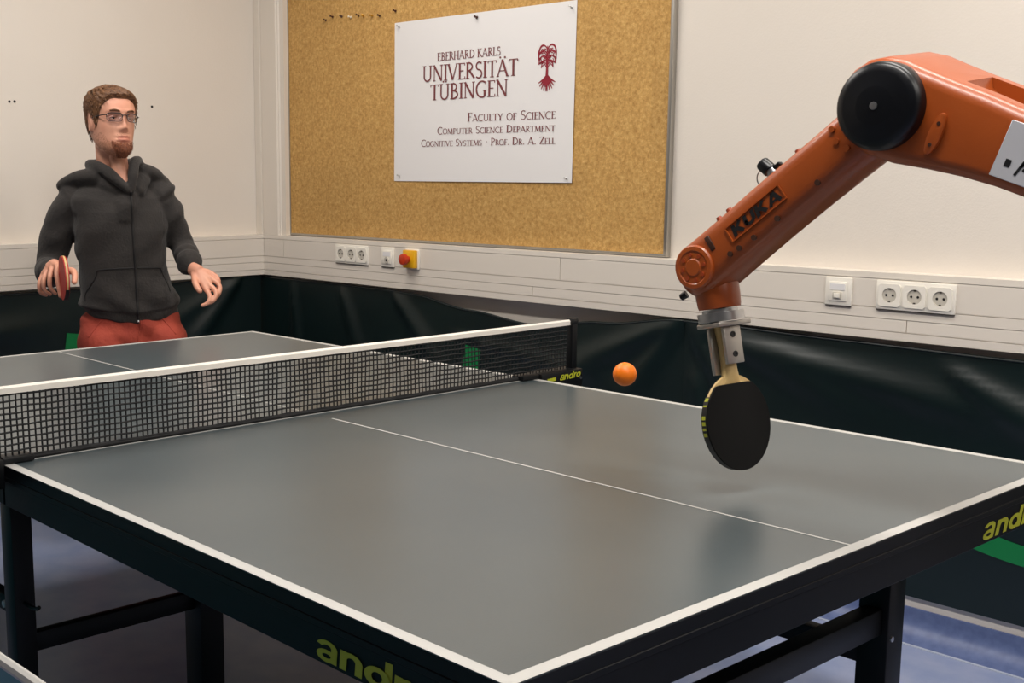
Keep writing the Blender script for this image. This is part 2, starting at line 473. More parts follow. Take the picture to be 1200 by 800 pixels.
# linoleum floor turned up the wall
def cove(name, fn, a0, a1):
    prof = [(0.075, 0.0005)] + [(0.006 + 0.069 * (1 - math.sin(t * PI / 2)), 0.0005 + 0.06 * (1 - math.cos(t * PI / 2))) for t in [i / 6 for i in range(1, 7)]] + [(0.006, 0.085), (0.0, 0.085)]
    b = MB()
    b.rings([[fn(a, d, z) for d, z in prof] + [fn(a, 0.0, 0.0005)] for a in (a0, a1)])
    o = struct(name, b, 'lino_cove', smooth=True)
    MB().prism([(0.0735, 0.0), (0.0735, 0.0025), (0.083, 0.0025), (0.083, 0.0)], lambda d, z, a: fn(a, d, z), a0, a1).build('glint_strip', 'cove_glint', o)  # thin pale strip painting in the bright reflection where cove meets floor
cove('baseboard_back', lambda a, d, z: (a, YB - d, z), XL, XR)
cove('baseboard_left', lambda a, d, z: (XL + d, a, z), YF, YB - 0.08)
# wall duct: base profile, two snap-on covers with joints
def wall_duct(name, fn, a0, a1, joints_u, joints_l):
    b = MB()
    prof = [(0, 0.857), (0.06, 0.857), (0.0605, 0.879), (0.052, 0.879), (0.052, 0.916), (0.0605, 0.916), (0.0605, 0.944), (0.052, 0.944), (0.052, 1.027), (0.0605, 1.027), (0.06, 1.044), (0, 1.044)]
    b.rings([[fn(a, d, z) for d, z in prof] for a in (a0, a1)])
    o = struct(name, b, 'duct')
    for js, z0, z1 in ((joints_u, 0.9455, 1.0255), (joints_l, 0.8805, 0.9145)):
        cuts = [a0 + 0.002] + js + [a1 - 0.002]
        for p, q in zip(cuts, cuts[1:]):
            g = MB()
            g.rings([[fn(a, d, z) for d, z in ((0.05, z0), (0.059, z0), (0.0595, z0 + 0.003), (0.0595, z1 - 0.003), (0.059, z1), (0.05, z1))] for a in (p + 0.0012, q - 0.0012)])
            g.build('cover_panel', 'duct', o)
    return o
wall_duct('trim_1', lambda a, d, z: (a, YB - d, z), XL + 0.06, XR, [-2.30, -0.62, 1.45], [-0.75, 0.649, 2.4])
wall_duct('trim_2', lambda a, d, z: (XL + d, a, z), YF, YB, [-1.4, 0.1], [-0.9, 0.8])
# vertical duct in the corner
b = MB()
pr = [(-2.518, 0.0), (-2.518, 0.058), (-2.474, 0.058), (-2.470, 0.050), (-2.464, 0.05), (-2.46, 0.058), (-2.345, 0.058), (-2.341, 0.05), (-2.335, 0.05), (-2.331, 0.044), (-2.300, 0.044), (-2.300, 0.0)]
b.rings([[(x, YB - d, z) for x, d in pr] for z in (1.0445, ZC)])
struct('trim_3', b, 'duct')

# ceiling luminaires
for i, (x, y, k) in enumerate(LAMPS):
    t = thing('ceiling_light', 'long ceiling luminaire in the ' + ('row nearer the camera' if y < 0 else 'row nearer the cork board') + ', ' + ('left' if x < 0 else 'middle' if x < 2 else 'right') + ' one', 'ceiling light', (x, y, ZC - 0.07))
    MB().box(x - 0.62, x + 0.62, y - 0.15, y + 0.15, ZC - 0.06, ZC - 0.0005).build('housing', 'outlet', t, bevel=0.006)
    MB().box(x - 0.60, x + 0.60, y - 0.13, y + 0.13, ZC - 0.072, ZC - 0.0605).build('diffuser', 'lamp', t, bevel=0.004)
    ld = bpy.data.lights.new('tube', 'AREA')
    ld.shape = 'RECTANGLE'
    ld.size, ld.size_y = 1.18, 0.24
    ld.energy = LIGHT_W * k
    ld.color = LIGHT_COL
    lo = bpy.data.objects.new('tube', ld)
    COL.objects.link(lo)
    lo.parent = t
    lo.location = (0, 0, -0.006)

# ================================================================== BARRIERS (playing-area surrounds)
def ridge(x, z, x0, z0, x1, z1, wd, amp):
    """a crease running from (x0,z0) to (x1,z1) that fades out along its length"""
    dx, dz = x1 - x0, z1 - z0
    L2 = dx * dx + dz * dz
    t = ((x - x0) * dx + (z - z0) * dz) / L2
    d = ((x - x0) * dz - (z - z0) * dx) / math.sqrt(L2)
    ww = wd * (0.35 + max(0, min(1.3, t)))
    fade = sm((t + 0.05) / 0.2) * (1 - sm((t - 0.55) / 0.55))
    return amp * fade * math.exp(-(d / ww) ** 2)
def barrier(name, label, fn, a0, a1, zb, top, folds, text=None, txt_off=0.0, m='vinyl', d0=0.042, grp='green surrounds along the walls', hem='vinyl', hr=0.0045):
    root = thing(name, label, 'barrier', fn((a0 + a1) / 2, 0, 0), grp)
    def disp(a, z):
        s = a - a0
        v = 0.004 * math.sin(2.1 * s + 1) + 0.003 * math.sin(5.3 * s + 2.2 * z) + 0.002 * math.sin(9 * s - 7 * z)
        for f in folds:
            v += ridge(a, z, *f)
        return max(0.012, min(0.066, d0 - 0.030 * sm((0.5 - z) / 0.4) + v))
    nx, nz = 130, 40
    fr, bk = [], []
    for j in range(nz + 1):
        r1, r2 = [], []
        for i in range(nx + 1):
            a = a0 + (a1 - a0) * i / nx
            z = zb + (interp(top, a) - zb) * j / nz
            d = disp(a, z)
            r1.append(fn(a, d, z))
            r2.append(fn(a, d - 0.003, z))
        fr.append(r1)
        bk.append(r2)
    b = MB()
    b.rings(fr, closed=False)
    b.rings(bk, closed=False)
    n = nx + 1
    K = n * (nz + 1)
    def strip(idx):
        for p, q in zip(idx, idx[1:]):
            b.f.append((p, q, q + K, p + K))
            b.mi.append(0)
    strip(list(range(n)))
    strip([nz * n + i for i in range(n)])
    strip([j * n for j in range(nz + 1)])
    strip([j * n + nx for j in range(nz + 1)])
    b.build('cloth', m, root, smooth=True)
    # hemmed top edge and end seams
    h = MB()
    h.tube([fn(a0 + (a1 - a0) * i / 60, disp(a0 + (a1 - a0) * i / 60, interp(top, a0 + (a1 - a0) * i / 60)) - 0.0015, interp(top, a0 + (a1 - a0) * i / 60)) for i in range(61)], hr, 8)
    h.build('hem', hem, root, smooth=True)
    if text is not None:
        q = lambda p, z: fn(text + p, disp(text + p, z) + 0.0016, z)
        ou = [(0.395 * math.cos(t), 0.414 + 0.131 * math.sin(t)) for t in [2 * PI * k / 72 for k in range(73)]]
        inn = [(0.255 * math.cos(t), 0.414 + 0.074 * math.sin(t)) for t in [2 * PI * k / 72 for k in range(73)]]
        g = MB()
        mid = [[(o_[0] + (i_[0] - o_[0]) * k / 4, o_[1] + (i_[1] - o_[1]) * k / 4) for o_, i_ in zip(ou, inn)] for k in range(5)]
        g.rings([[q(*p) for p in row[:-1]] for row in mid], cap=False)
        g.build('ring_print', 'green_print', root, smooth=True)
        g = MB()
        ribbon(g, [(0.165, 0.545), (0.182, 0.656)], 0.082, q, 8)
        g.build('bar_print', 'green_print', root)
    return root
topA = [(-2.42, 0.842), (-1.6, 0.843), (-1.43, 0.836), (-1.1, 0.797), (-0.764, 0.768), (-0.44, 0.808), (-0.09, 0.848)]
barrier('barrier', 'dark green surround sagging below the cork board, ending at the robot bat', lambda a, d, z: (a, YB - d, z), -2.517, -0.092, 0.118, topA,
        [(-1.55, 0.85, -1.15, 0.45, 0.05, 0.02), (-1.9, 0.85, -1.7, 0.4, 0.05, 0.014), (-2.25, 0.85, -2.2, 0.3, 0.04, 0.014), (-0.09, 0.86, -0.75, 0.55, 0.05, 0.022), (-0.09, 0.86, -0.45, 0.42, 0.05, 0.018), (-1.2, 0.70, -0.3, 0.60, 0.03, 0.012)],
        text=-1.255)
topB = [(-0.09, 0.848), (0.45, 0.838), (0.97, 0.833), (1.6, 0.815), (2.24, 0.845)]
barrier('barrier', 'dark green surround running right from the robot bat along the back wall', lambda a, d, z: (a, YB - d, z), -0.088, 2.24, 0.118, topB,
        [(-0.08, 0.86, 0.25, 0.42, 0.05, 0.022), (-0.08, 0.86, 0.6, 0.62, 0.05, 0.02), (0.15, 0.80, 1.1, 0.64, 0.05, 0.018), (0.75, 0.80, 1.25, 0.55, 0.05, 0.022), (-0.05, 0.7, 0.05, 0.3, 0.06, 0.012)],
        text=1.077)
topC = [(-0.9, 0.842), (0.2, 0.84), (0.9, 0.838), (1.578, 0.848)]
barrier('barrier', 'dark green surround along the left wall behind the player', lambda a, d, z: (XL + d, a, z), -0.75, 1.560, 0.118, topC,
        [(1.45, 0.86, 1.12, 0.5, 0.05, 0.022), (1.45, 0.86, 1.0, 0.62, 0.04, 0.012), (-0.3, 0.66, 0.55, 0.70, 0.05, 0.02)],
        text=0.425)
fgb = barrier('barrier', 'teal surround with pale top edge in the lower left corner, in front of the table', lambda a, d, z: (a, -1.096 + d - 0.02, z), -1.25, 1.08, 0.004, [(-1.25, 0.70), (1.08, 0.70)], [], m='vinyl_teal', d0=0.02, hem='line_white', hr=0.008, grp='teal surrounds')

# ================================================================== CORK BOARD, POSTER, PINS
YC = 1.613
cb = thing('cork_board', 'large cork notice board with grey metal edge on the back wall', 'notice board', (-1.25, YB, 1.06))
MB().box(-2.296, -0.205, YC, YB, 1.056, 2.30).build('cork_panel', 'cork', cb)
MB().box(-0.205, -0.192, YC - 0.006, YB, 1.054, 2.31).build('edge_rail', 'alu', cb, bevel=0.002)
MB().box(-2.302, -2.296, YC - 0.004, YB, 1.054, 2.31).build('edge_rail', 'alu', cb, bevel=0.001)
MB().box(-2.302, -0.192, YC - 0.004, YB, 2.30, 2.312).build('edge_rail', 'alu', cb, bevel=0.002)
MB().box(-2.302, -0.192, YC - 0.003, YB, 1.0465, 1.056).build('edge_rail', 'alu', cb, bevel=0.001)

po = thing('poster', 'white university poster with dark red lettering and tree emblem on the cork board', 'poster', (-1.085, YC, 1.29))
PC = [(-1.567, 1.294), (-0.607, 1.289), (-0.601, 1.913), (-1.562, 1.926)]       # lower-left, lower-right, upper-right, upper-left
def pp(u, v, off=0.0):
    lo = Vector(PC[0]).lerp(Vector(PC[1]), u)
    hi = Vector(PC[3]).lerp(Vector(PC[2]), u)
    q = lo.lerp(hi, v)
    lift = 0.0025 + 0.004 * math.sin(PI * u) * (0.4 + 0.6 * abs(2 * v - 1)) * 0.5 + 0.006 * max(0, u - 0.55) * (1 - v)
    return (q.x, YC - lift - off, q.y)
b = MB()
for off in (0.0, -0.0012):
    b.rings([[pp(i / 16, j / 10, off) for i in range(17)] for j in range(11)], closed=False)
per = [i for i in range(17)] + [17 * j + 16 for j in range(1, 11)] + [170 + i for i in range(15, -1, -1)] + [17 * j for j in range(9, 0, -1)]
for p, q in zip(per, per[1:] + per[:1]):
    b.f.append((p, q, q + 187, p + 187))
    b.mi.append(0)
b.build('sheet', 'paper', po, smooth=True)
def on_poster(x, z):
    u = (x + 1.565) / 0.961
    lo = PC[0][1] + (PC[1][1] - PC[0][1]) * u
    hi = PC[3][1] + (PC[2][1] - PC[3][1]) * u
    return pp(u, (z - lo) / (hi - lo), 0.0009)
for txt, x0, x1, z0, z1, h, small in (
        ('EBERHARD KARLS', -1.308, -0.963, 1.757, 1.755, 0.031, 1.0),
        ('UNIVERSIT\u00c4T', -1.394, -0.873, 1.683, 1.676, 0.0605, 1.0),
        ('T\u00dcBINGEN', -1.348, -0.922, 1.609, 1.606, 0.060, 1.0),
        ('Faculty of Science', -1.135, -0.686, 1.520, 1.515, 0.0325, 0.78),
        ('Computer Science Department', -1.304, -0.686, 1.476, 1.470, 0.0275, 0.78),
        ('Cognitive Systems * Prof. Dr. A. Zell', -1.399, -0.684, 1.430, 1.426, 0.0265, 0.78)):
    full = text_width(txt, SER, small)
    done = 0.0
    for word in txt.split(' '):
        ww = text_width(word, SER, small)
        g = MB()
        write_text(g, word, SER, lambda a, bb: on_poster(x0 + done + a, z0 + (z1 - z0) * (done + a) / (x1 - x0) + bb), ww / full * (x1 - x0), h, small)
        g.build('lettering', 'print_red', po)
        done += (ww + SER[' '][0]) / full * (x1 - x0)
# the tree emblem: crown of curled fronds, trunk, spreading roots
g = MB()
EX, EZ = -0.733, 1.694
def em(a, bb):
    q = on_poster(EX + a, EZ + bb)
    return (q[0], q[1] - 0.0002 * LAYER[0], q[2])
ribbon(g, [(0, 0.022), (0, 0.0), (0, -0.03)], [0.012, 0.0095, 0.012], em)
ribbon(g, [(-0.001, 0.015), (-0.003, 0.045), (0.0, 0.076)], [0.007, 0.005, 0.003], em)
for sgn in (-1, 1):
    for k, (rx, ry, cz) in enumerate(((0.038, 0.024, 0.054), (0.040, 0.022, 0.038), (0.037, 0.020, 0.022), (0.026, 0.016, 0.010))):
        ribbon(g, arc(sgn * rx * 0.5, cz, rx * 0.52, ry, 180 if sgn > 0 else 0, 0 if sgn > 0 else 180, 8) + [(sgn * (rx + 0.002), cz - 0.010)], 0.0048, em)
        ribbon(g, [(sgn * 0.002, cz - 0.012), (sgn * rx * 0.5, cz + 0.004), (sgn * rx * 0.92, cz - 0.004)], 0.0032, em)
    ribbon(g, arc(sgn * 0.021, 0.048, 0.0215, 0.032, 200 if sgn < 0 else -20, 70 if sgn < 0 else 110, 10), 0.004, em)
    for k in range(6):
        ribbon(g, arc(sgn * (0.012 + 0.011 * (k % 3)), 0.058 - 0.017 * (k // 2), 0.0065, 0.008, 20 + 40 * k, 260 + 40 * k, 8), 0.0034, em)
    for k in range(5):
        a = math.radians(-18 - 17 * k)
        x1, z1 = sgn * 0.042 * math.cos(a), -0.038 + 0.045 * math.sin(a)
        ribbon(g, [(0, -0.028), (x1 * 0.5, -0.036 + (z1 + 0.036) * 0.4), (x1, z1)], [0.009, 0.007, 0.003], em)
g.build('emblem', 'print_tree', po)

def push_pin(x, z, m, label, y=YC, tilt=0.0, r=0.0052, grp=None):
    t = thing('push_pin', label, 'pin', (x, y, z), grp)
    ax = Vector((0.3 * tilt, -1, 0.25))
    MB().lathe((x, y, z), ax, [(-0.002, 0.0009), (0.003, 0.0009), (0.0032, r), (0.005, r), (0.006, r * 0.55), (0.013, r * 0.5), (0.0142, r * 0.85), (0.017, r * 0.85), (0.0178, r * 0.4)], 14).build('pin_head', m, t, smooth=True)
mat('pin_brown', rgb(66, 30, 20), 0.35)
mat('pin_white', rgb(236, 228, 205), 0.35)
mat('pin_gold', rgb(206, 150, 44), 0.3, metal=0.6)
ORD = ['first', 'second', 'third', 'fourth', 'fifth', 'sixth', 'seventh', 'eighth']
for i, (x, z, m, c) in enumerate(((-2.016, 1.98, 'pin_brown', 'dark'), (-1.97, 1.99, 'pin_brown', 'dark'), (-1.908, 1.985, 'pin_brown', 'dark'), (-1.843, 1.976, 'pin_white', 'white'),
                                  (-1.794, 1.978, 'pin_brown', 'dark'), (-1.762, 1.973, 'pin_gold', 'brass'), (-1.703, 1.968, 'pin_gold', 'brass'), (-1.655, 1.963, 'pin_brown', 'dark'))):
    push_pin(x, z, m, c + ' push pin, ' + ORD[i] + ' from the left in the row on the cork', tilt=(i % 3) - 1, grp='spare pins on the cork board')
push_pin(-1.557, 1.972, 'pin_brown', 'dark push pin alone above the upper left poster corner', grp='spare pins on the cork board')
for x, z, nm in ((-1.532, 1.908, 'upper left corner'), (-1.087, 1.901, 'top edge middle'), (-0.623, 1.890, 'upper right corner'), (-1.530, 1.314, 'lower left corner'), (-0.629, 1.303, 'lower right corner')):
    big = nm.startswith('top')
    push_pin(x, z, 'pin_brown' if big else 'steel', ('dark' if big else 'small steel') + ' pin holding the ' + nm + ' of the poster', y=YC - 0.003, r=0.006 if big else 0.0042, grp='poster pins')

# ================================================================== OUTLETS ON THE DUCT
YD = YB - 0.0595       # face of the duct covers
def plate_hole(mb, cx, cz, half, r, y0, y1, n=32):
    """square plate with a round hole, front at y0, back at y1"""
    sq, ci = [], []
    for j in range(n):
        a = 2 * PI * (j + 0.5) / n
        c, s_ = math.cos(a), math.sin(a)
        k = half / max(abs(c), abs(s_))
        sq.append((cx + c * k, cz + s_ * k))
        ci.append((cx + r * c, cz + r * s_))
    mb.rings([[(x, y1, z) for x, z in sq], [(x, y0, z) for x, z in sq], [(x, y0, z) for x, z in ci], [(x, y1, z) for x, z in ci]], cap=False)
def triple_outlet(x0, label):
    t = thing('power_outlet', label, 'outlet', (x0 + 0.1115, YD, 0.982), 'triple power outlets')
    zc, wd = 0.9825, 0.223
    MB().box(x0, x0 + wd, YD - 0.008, YD, zc - 0.0405, zc + 0.0405).build('surround', 'outlet', t, bevel=0.003)
    MB().box(x0 + 0.002, x0 + wd - 0.002, YD - 0.006, YD, zc - 0.0435, zc - 0.0406).build('underside_strip', 'duct_dark', t)  # dark strip along the lower edge of the surround
    for k in range(3):
        cx = x0 + 0.0405 + 0.071 * k
        b = MB()
        plate_hole(b, cx, zc, 0.0315, 0.0205, YD - 0.0115, YD - 0.0078)
        s = b.build('socket', 'outlet', t)
        MB().lathe((cx, YD - 0.0112, zc), (0, 1, 0), [(0, 0.0222), (0.0002, 0.0198), (0.0030, 0.0196), (0.0031, 0.0005)], 32, cap=False).build('socket_cup', 'outlet_cup', s, smooth=True)
        for dx in (-0.0095, 0.0095):
            MB().cyl((cx + dx, YD - 0.0092, zc), (cx + dx, YD - 0.0076, zc), 0.0034, n=12).build('pin_hole', 'black', s)
        for dz in (-0.0175, 0.0175):
            MB().box(cx - 0.003, cx + 0.003, YD - 0.0105, YD - 0.0078, zc + dz - 0.002, zc + dz + 0.002).build('earth_clip', 'duct_dark', s)
triple_outlet(-1.905, 'white triple power outlet under the cork board')
triple_outlet(0.559, 'white triple power outlet on the duct right of the robot bat')
def data_outlet(x0, label, coax):
    t = thing('data_outlet', label, 'outlet', (x0 + 0.041, YD, 0.982), 'single wall jacks')
    zc = 0.9825
    MB().box(x0, x0 + 0.082, YD - 0.008, YD, zc - 0.0405, zc + 0.0405).build('surround', 'outlet', t, bevel=0.003)
    MB().box(x0 + 0.002, x0 + 0.08, YD - 0.006, YD, zc - 0.0435, zc - 0.0406).build('underside_strip', 'duct_dark', t)  # same dark strip below the single surround
    MB().box(x0 + 0.013, x0 + 0.069, YD - 0.0115, YD - 0.0078, zc - 0.028, zc + 0.028).build('insert', 'outlet', t, bevel=0.002)
    MB().box(x0 + 0.018, x0 + 0.064, YD - 0.0125, YD - 0.0113, zc + 0.004, zc + 0.022).build('label_strip', 'paper', t)
    cx = x0 + 0.041
    if coax:
        MB().lathe((cx, YD - 0.0113, zc - 0.012), (0, -1, 0), [(0, 0.014), (0.003, 0.0135), (0.0032, 0.006), (0.0005, 0.005)], 20).build('jack', 'outlet_cup', t, smooth=True)
        MB().cyl((cx, YD - 0.0112, zc - 0.012), (cx, YD - 0.0148, zc - 0.012), 0.005, n=14).build('jack_hole', 'black', t)
    else:
        MB().box(cx - 0.014, cx + 0.014, YD - 0.0135, YD - 0.0113, zc - 0.022, zc - 0.001).build('jack', 'outlet_cup', t, bevel=0.001)
        MB().box(cx - 0.0085, cx + 0.0085, YD - 0.0175, YD - 0.0133, zc - 0.018, zc - 0.005).build('jack_flap', 'outlet', t, bevel=0.001)
data_outlet(-1.597, 'small white wall jack between the triple outlet and the yellow stop button', True)
data_outlet(0.404, 'small white data jack left of the right-hand triple outlet', False)
t = thing('emergency_stop', 'yellow emergency stop box with red mushroom button under the poster', 'switch', (-1.40, YD, 0.982))
MB().box(-1.441, -1.361, YD - 0.010, YD, 0.942, 1.024).build('back_plate', 'outlet', t, bevel=0.002)
MB().box(-1.436, -1.366, YD - 0.030, YD - 0.0102, 0.947, 1.019).build('box', 'yellow_box', t, bevel=0.004)
MB().lathe((-1.401, YD - 0.0295, 0.983), (0, -1, 0), [(0, 0.013), (0.016, 0.013), (0.018, 0.0225), (0.026, 0.0235), (0.034, 0.021), (0.037, 0.012), (0.0375, 0.002)], 28).build('button', 'red_knob', t, smooth=True)

# ================================================================== TABLE
TZ = 0.76
tb = thing('table_tennis_table', 'grey table tennis table with white lines and black steel frame', 'table', (0, 0, 0))
for sx in (-1, 1):
    x0, x1 = sorted((sx * 0.003, sx * 1.37))
    MB().box(x0, x1, -0.7625, 0.7625, TZ - 0.022, TZ - 0.0016).build('board', 'frame_black', tb, bevel=0.0008, seg=1)
    top = MB().box(x0, x1, -0.7625, 0.7625, TZ - 0.0015, TZ).build('playing_surface', 'table_top', tb)
    lz0, lz1 = TZ - 0.001, TZ + 0.0006
    e0, e1 = (1.35, 1.37) if sx > 0 else (-1.37, -1.35)
    MB().box(e0, e1, -0.7625, 0.7625, lz0, lz1).build('end_line', 'line_white', top)
    for sy in (-1, 1):
        y0, y1 = sorted((sy * 0.7425, sy * 0.7625))
        xa, xb = (x0, 1.35) if sx > 0 else (-1.35, x1)
        MB().box(xa, xb, y0, y1, lz0, lz1).build('side_line', 'line_white', top)
    xa, xb = (0.075, 1.35) if sx > 0 else (-1.35, -0.02)
    MB().box(xa, xb, -0.0025, 0.0025, lz0, lz1).build('centre_line', 'line_white', top)
    xa, xb = (0.0035, 0.0075) if sx > 0 else (-0.0075, -0.0035)
    MB().box(xa, xb, -0.7425, 0.7425, lz0, lz1).build('seam_edge', 'line_white', top)
    # steel apron: upper rim under the board and a deeper rail below it
    o0, o1 = sx * 1.366, sx * 0.006
    for name, zz0, zz1, inset in (('rim', TZ - 0.033, TZ - 0.0225, 0.0), ('apron', 0.676, TZ - 0.0335, 0.004)):
        e = 1.37 - inset
        ye = 0.7625 - inset
        for sy in (-1, 1):
            ya, yb = sorted((sy * ye, sy * (ye - 0.025)))
            xa, xb = sorted((sx * 0.004, sx * e))
            MB().box(xa, xb, ya, yb, zz0, zz1).build(name, 'frame_black', tb, bevel=0.0015, seg=1)
        xa, xb = sorted((sx * e, sx * (e - 0.025)))
        MB().box(xa, xb, -ye + 0.0255, ye - 0.0255, zz0, zz1).build(name, 'frame_black', tb, bevel=0.0015, seg=1)
    # legs near the end with cross stretcher and lengthwise braces
    lx = 1.205
    for sy in (-1, 1):
        ly = sy * 0.405
        xa, xb = sorted((sx * (lx - 0.03), sx * (lx + 0.03)))
        lg = MB().box(xa, xb, ly - 0.03, ly + 0.03, 0.02, 0.676).build('leg', 'leg_black', tb, bevel=0.004)
        MB().lathe((sx * lx, ly, 0.0), (0, 0, 1), [(0, 0.036), (0.012, 0.036), (0.02, 0.02), (0.03, 0.018)], 20).build('foot', 'black', lg, smooth=True)
        for zz in (0.60, 0.475):
            MB().lathe((sx * (lx + 0.0295), ly - 0.016, zz), (sx, 0, 0), [(0, 0.006), (0.003, 0.0055), (0.0035, 0.002)], 10).build('bolt', 'steel', lg, smooth=True)
        if sy > 0:
            xa, xb = sorted((sx * 0.30, sx * (lx - 0.0302)))
            MB().box(xa, xb, ly - 0.015, ly + 0.015, 0.411, 0.452).build('brace', 'leg_black', tb, bevel=0.002)
    xa, xb = sorted((sx * (lx - 0.018), sx * (lx + 0.018)))
    MB().box(xa, xb, -0.3745, 0.3745, 0.482, 0.532).build('stretcher', 'leg_black', tb, bevel=0.003)
# folding undercarriage below the net
for sy in (-1, 1):
    lg = MB().box(-0.028, 0.022, sy * 0.735 - 0.022, sy * 0.735 + 0.022, 0.09, 0.6755).build('centre_leg', 'leg_black', tb, bevel=0.003)
    MB().box(-0.034, 0.034, sy * 0.310 - 0.03, sy * 0.310 + 0.03, 0.09, 0.6755).build('centre_post', 'leg_black', tb, bevel=0.003)
    MB().box(-0.30, 0.30, sy * 0.735 - 0.022, sy * 0.735 + 0.022, 0.06, 0.0895).build('base_rail', 'leg_black', tb, bevel=0.003)
    for xx in (-0.26, 0.26):
        MB().cyl((xx, sy * 0.735 - 0.016, 0.03), (xx, sy * 0.735 + 0.016, 0.03), 0.0298, n=20).build('wheel', 'black', lg, smooth=True)
    ya, yb = sorted((sy * 0.7125, sy * 0.3405))
    MB().box(-0.012, 0.012, ya, yb, 0.365, 0.405).build('crossbar', 'leg_black', tb, bevel=0.002)
    MB().box(-0.55, -0.0285, sy * 0.735 - 0.012, sy * 0.735 + 0.012, 0.44, 0.475).build('fold_arm', 'leg_black', tb, bevel=0.002)
    MB().lathe((-0.05, sy * 0.747, 0.457), (0, sy, 0), [(0, 0.008), (0.004, 0.007), (0.0045, 0.002)], 12).build('bolt', 'steel', lg, smooth=True)
    MB().tube([(0.022, sy * 0.735, 0.475), (0.06, sy * 0.735, 0.475), (0.078, sy * 0.735, 0.479), (0.086, sy * 0.735, 0.484)], 0.0042, 8).build('catch', 'leg_black', lg, smooth=True)
MB().box(-0.02, 0.02, -0.2795, 0.2795, 0.36, 0.41).build('crossbar', 'leg_black', tb, bevel=0.003)
# brand lettering on the aprons
g = MB()
write_text(g, 'andro', SANS, lambda a, bb: (1.3665, 0.425 + a, 0.683 + bb), 0.245, 0.0270, slant=0.18, nrm=(1, 0, 0))
g.build('lettering', 'andro_yellow', tb)
g = MB()
write_text(g, 'andro', SANS, lambda a, bb: (1.015 + a, -0.7590, 0.6825 + bb), 0.245, 0.0265, slant=0.05)
g.build('lettering', 'andro_yellow', tb)

# ================================================================== NET
nt_ = thing('table_net', 'black mesh net with white top tape clamped across the table', 'net', (0, 0, TZ))
g = MB()
th = 0.0020
NZ0, NZ1 = TZ + 0.010, TZ + 0.140
for k in range(-72, 73):
    y = k * 0.0125
    wob = 0.0011 * math.sin(k * 1.7)
    pts = [(0.0012 * math.sin(k * 0.31 + j * 1.3), y + wob * (1 - j / 4), NZ0 + (NZ1 - NZ0) * j / 4) for j in range(5)]
    g.tube(pts, th, 4, ends=False)
for j in range(11):
    z = NZ0 + (NZ1 - NZ0) * j / 10.5
    g.tube([(0.0012 * math.sin(k * 0.31 + j * 0.5) + 0.0006, k * 0.0125, z + 0.0008 * math.sin(k * 0.9 + j)) for k in range(-72, 73, 2)], th, 4, ends=False)
g.build('mesh', 'net_thread', nt_, kind='stuff')
g = MB()
tp = lambda s: [( -0.0035, -0.914 + 1.828 * s, TZ + 0.1365), (0.0035, -0.914 + 1.828 * s, TZ + 0.1365), (0.0045, -0.914 + 1.828 * s, TZ + 0.148), (0.0, -0.914 + 1.828 * s, TZ + 0.1525), (-0.0045, -0.914 + 1.828 * s, TZ + 0.148)]
g.rings([tp(i / 40) for i in range(41)])
g.build('top_tape', 'tape_white', nt_, smooth=True)
MB().tube([(0.0, -0.9, TZ + 0.0055), (0, 0.9, TZ + 0.0055)], 0.0048, 8, ends=False).build('bottom_band', 'net_thread', nt_)
for sy in (-1, 1):
    y = sy * 0.922
    ps = MB().box(-0.011, 0.011, y - 0.011, y + 0.011, TZ - 0.03, TZ + 0.152).build('post', 'leg_black', nt_, bevel=0.003)
    MB().box(-0.013, 0.013, y - 0.013, y + 0.013, TZ + 0.140, TZ + 0.156).build('post_cap', 'black', ps, bevel=0.003)
    ya, yb = sorted((sy * 0.70, sy * 0.7655))
    cl = MB().box(-0.022, 0.022, ya, yb, TZ + 0.0015, TZ + 0.014).build('clamp_arm', 'leg_black', nt_, bevel=0.003)
    ya, yb = sorted((sy * 0.766, sy * 0.938))
    br = MB().box(-0.03, 0.03, ya, yb, TZ - 0.045, TZ + 0.014).build('clamp_block', 'leg_black', nt_, bevel=0.004)
    MB().lathe((0.0, sy * 0.80, TZ - 0.10), (0, 0, 1), [(0, 0.016), (0.02, 0.016), (0.022, 0.006), (0.056, 0.006)], 14).build('clamp_screw', 'steel', nt_, smooth=True)
    MB().lathe((0.0302, sy * 0.928, TZ - 0.012), (1, 0, 0), [(0, 0.004), (0.002, 0.004)], 10).build('rivet', 'steel', br)
    g = MB()
    if sy > 0:
        write_text(g, 'andro', SANS, lambda a, bb: (0.0308, 0.838 + a, TZ - 0.011 + bb + 0.04 * a), 0.088, 0.0145, slant=0.2, nrm=(1, 0, 0))
        g2 = MB()
        ribbon(g2, [(0, 0), (0.035, 0.002)], 0.010, lambda a, bb: (0.0308, 0.788 + a, TZ - 0.006 + bb))
        g2.build('brand_bar', 'andro_yellow', br)
    else:
        write_text(g, 'andro', SANS, lambda a, bb: (-0.0308, -0.838 - a, TZ - 0.011 + bb), 0.088, 0.0145, slant=0.2, nrm=(-1, 0, 0))
    g.build('lettering', 'andro_yellow', br)

# ================================================================== BALL
tag(MB().sphere((0.875, 0.052, 0.9575), 0.0215, 40, 24).build('table_tennis_ball', 'ball', smooth=True), 'orange ball in the air just left of the robot bat', 'ball')

# ================================================================== ROBOT
RX, RZ = 1.319, 1.415            # elbow axis
WX, WZ = 0.985, 1.155            # wrist axis
rb = thing('robot_arm', 'orange industrial robot arm with black elbow cap reaching over the table', 'robot', (1.76, 0.165, 0.0))
def xz(a, bb, d):
    return (a, d, bb)
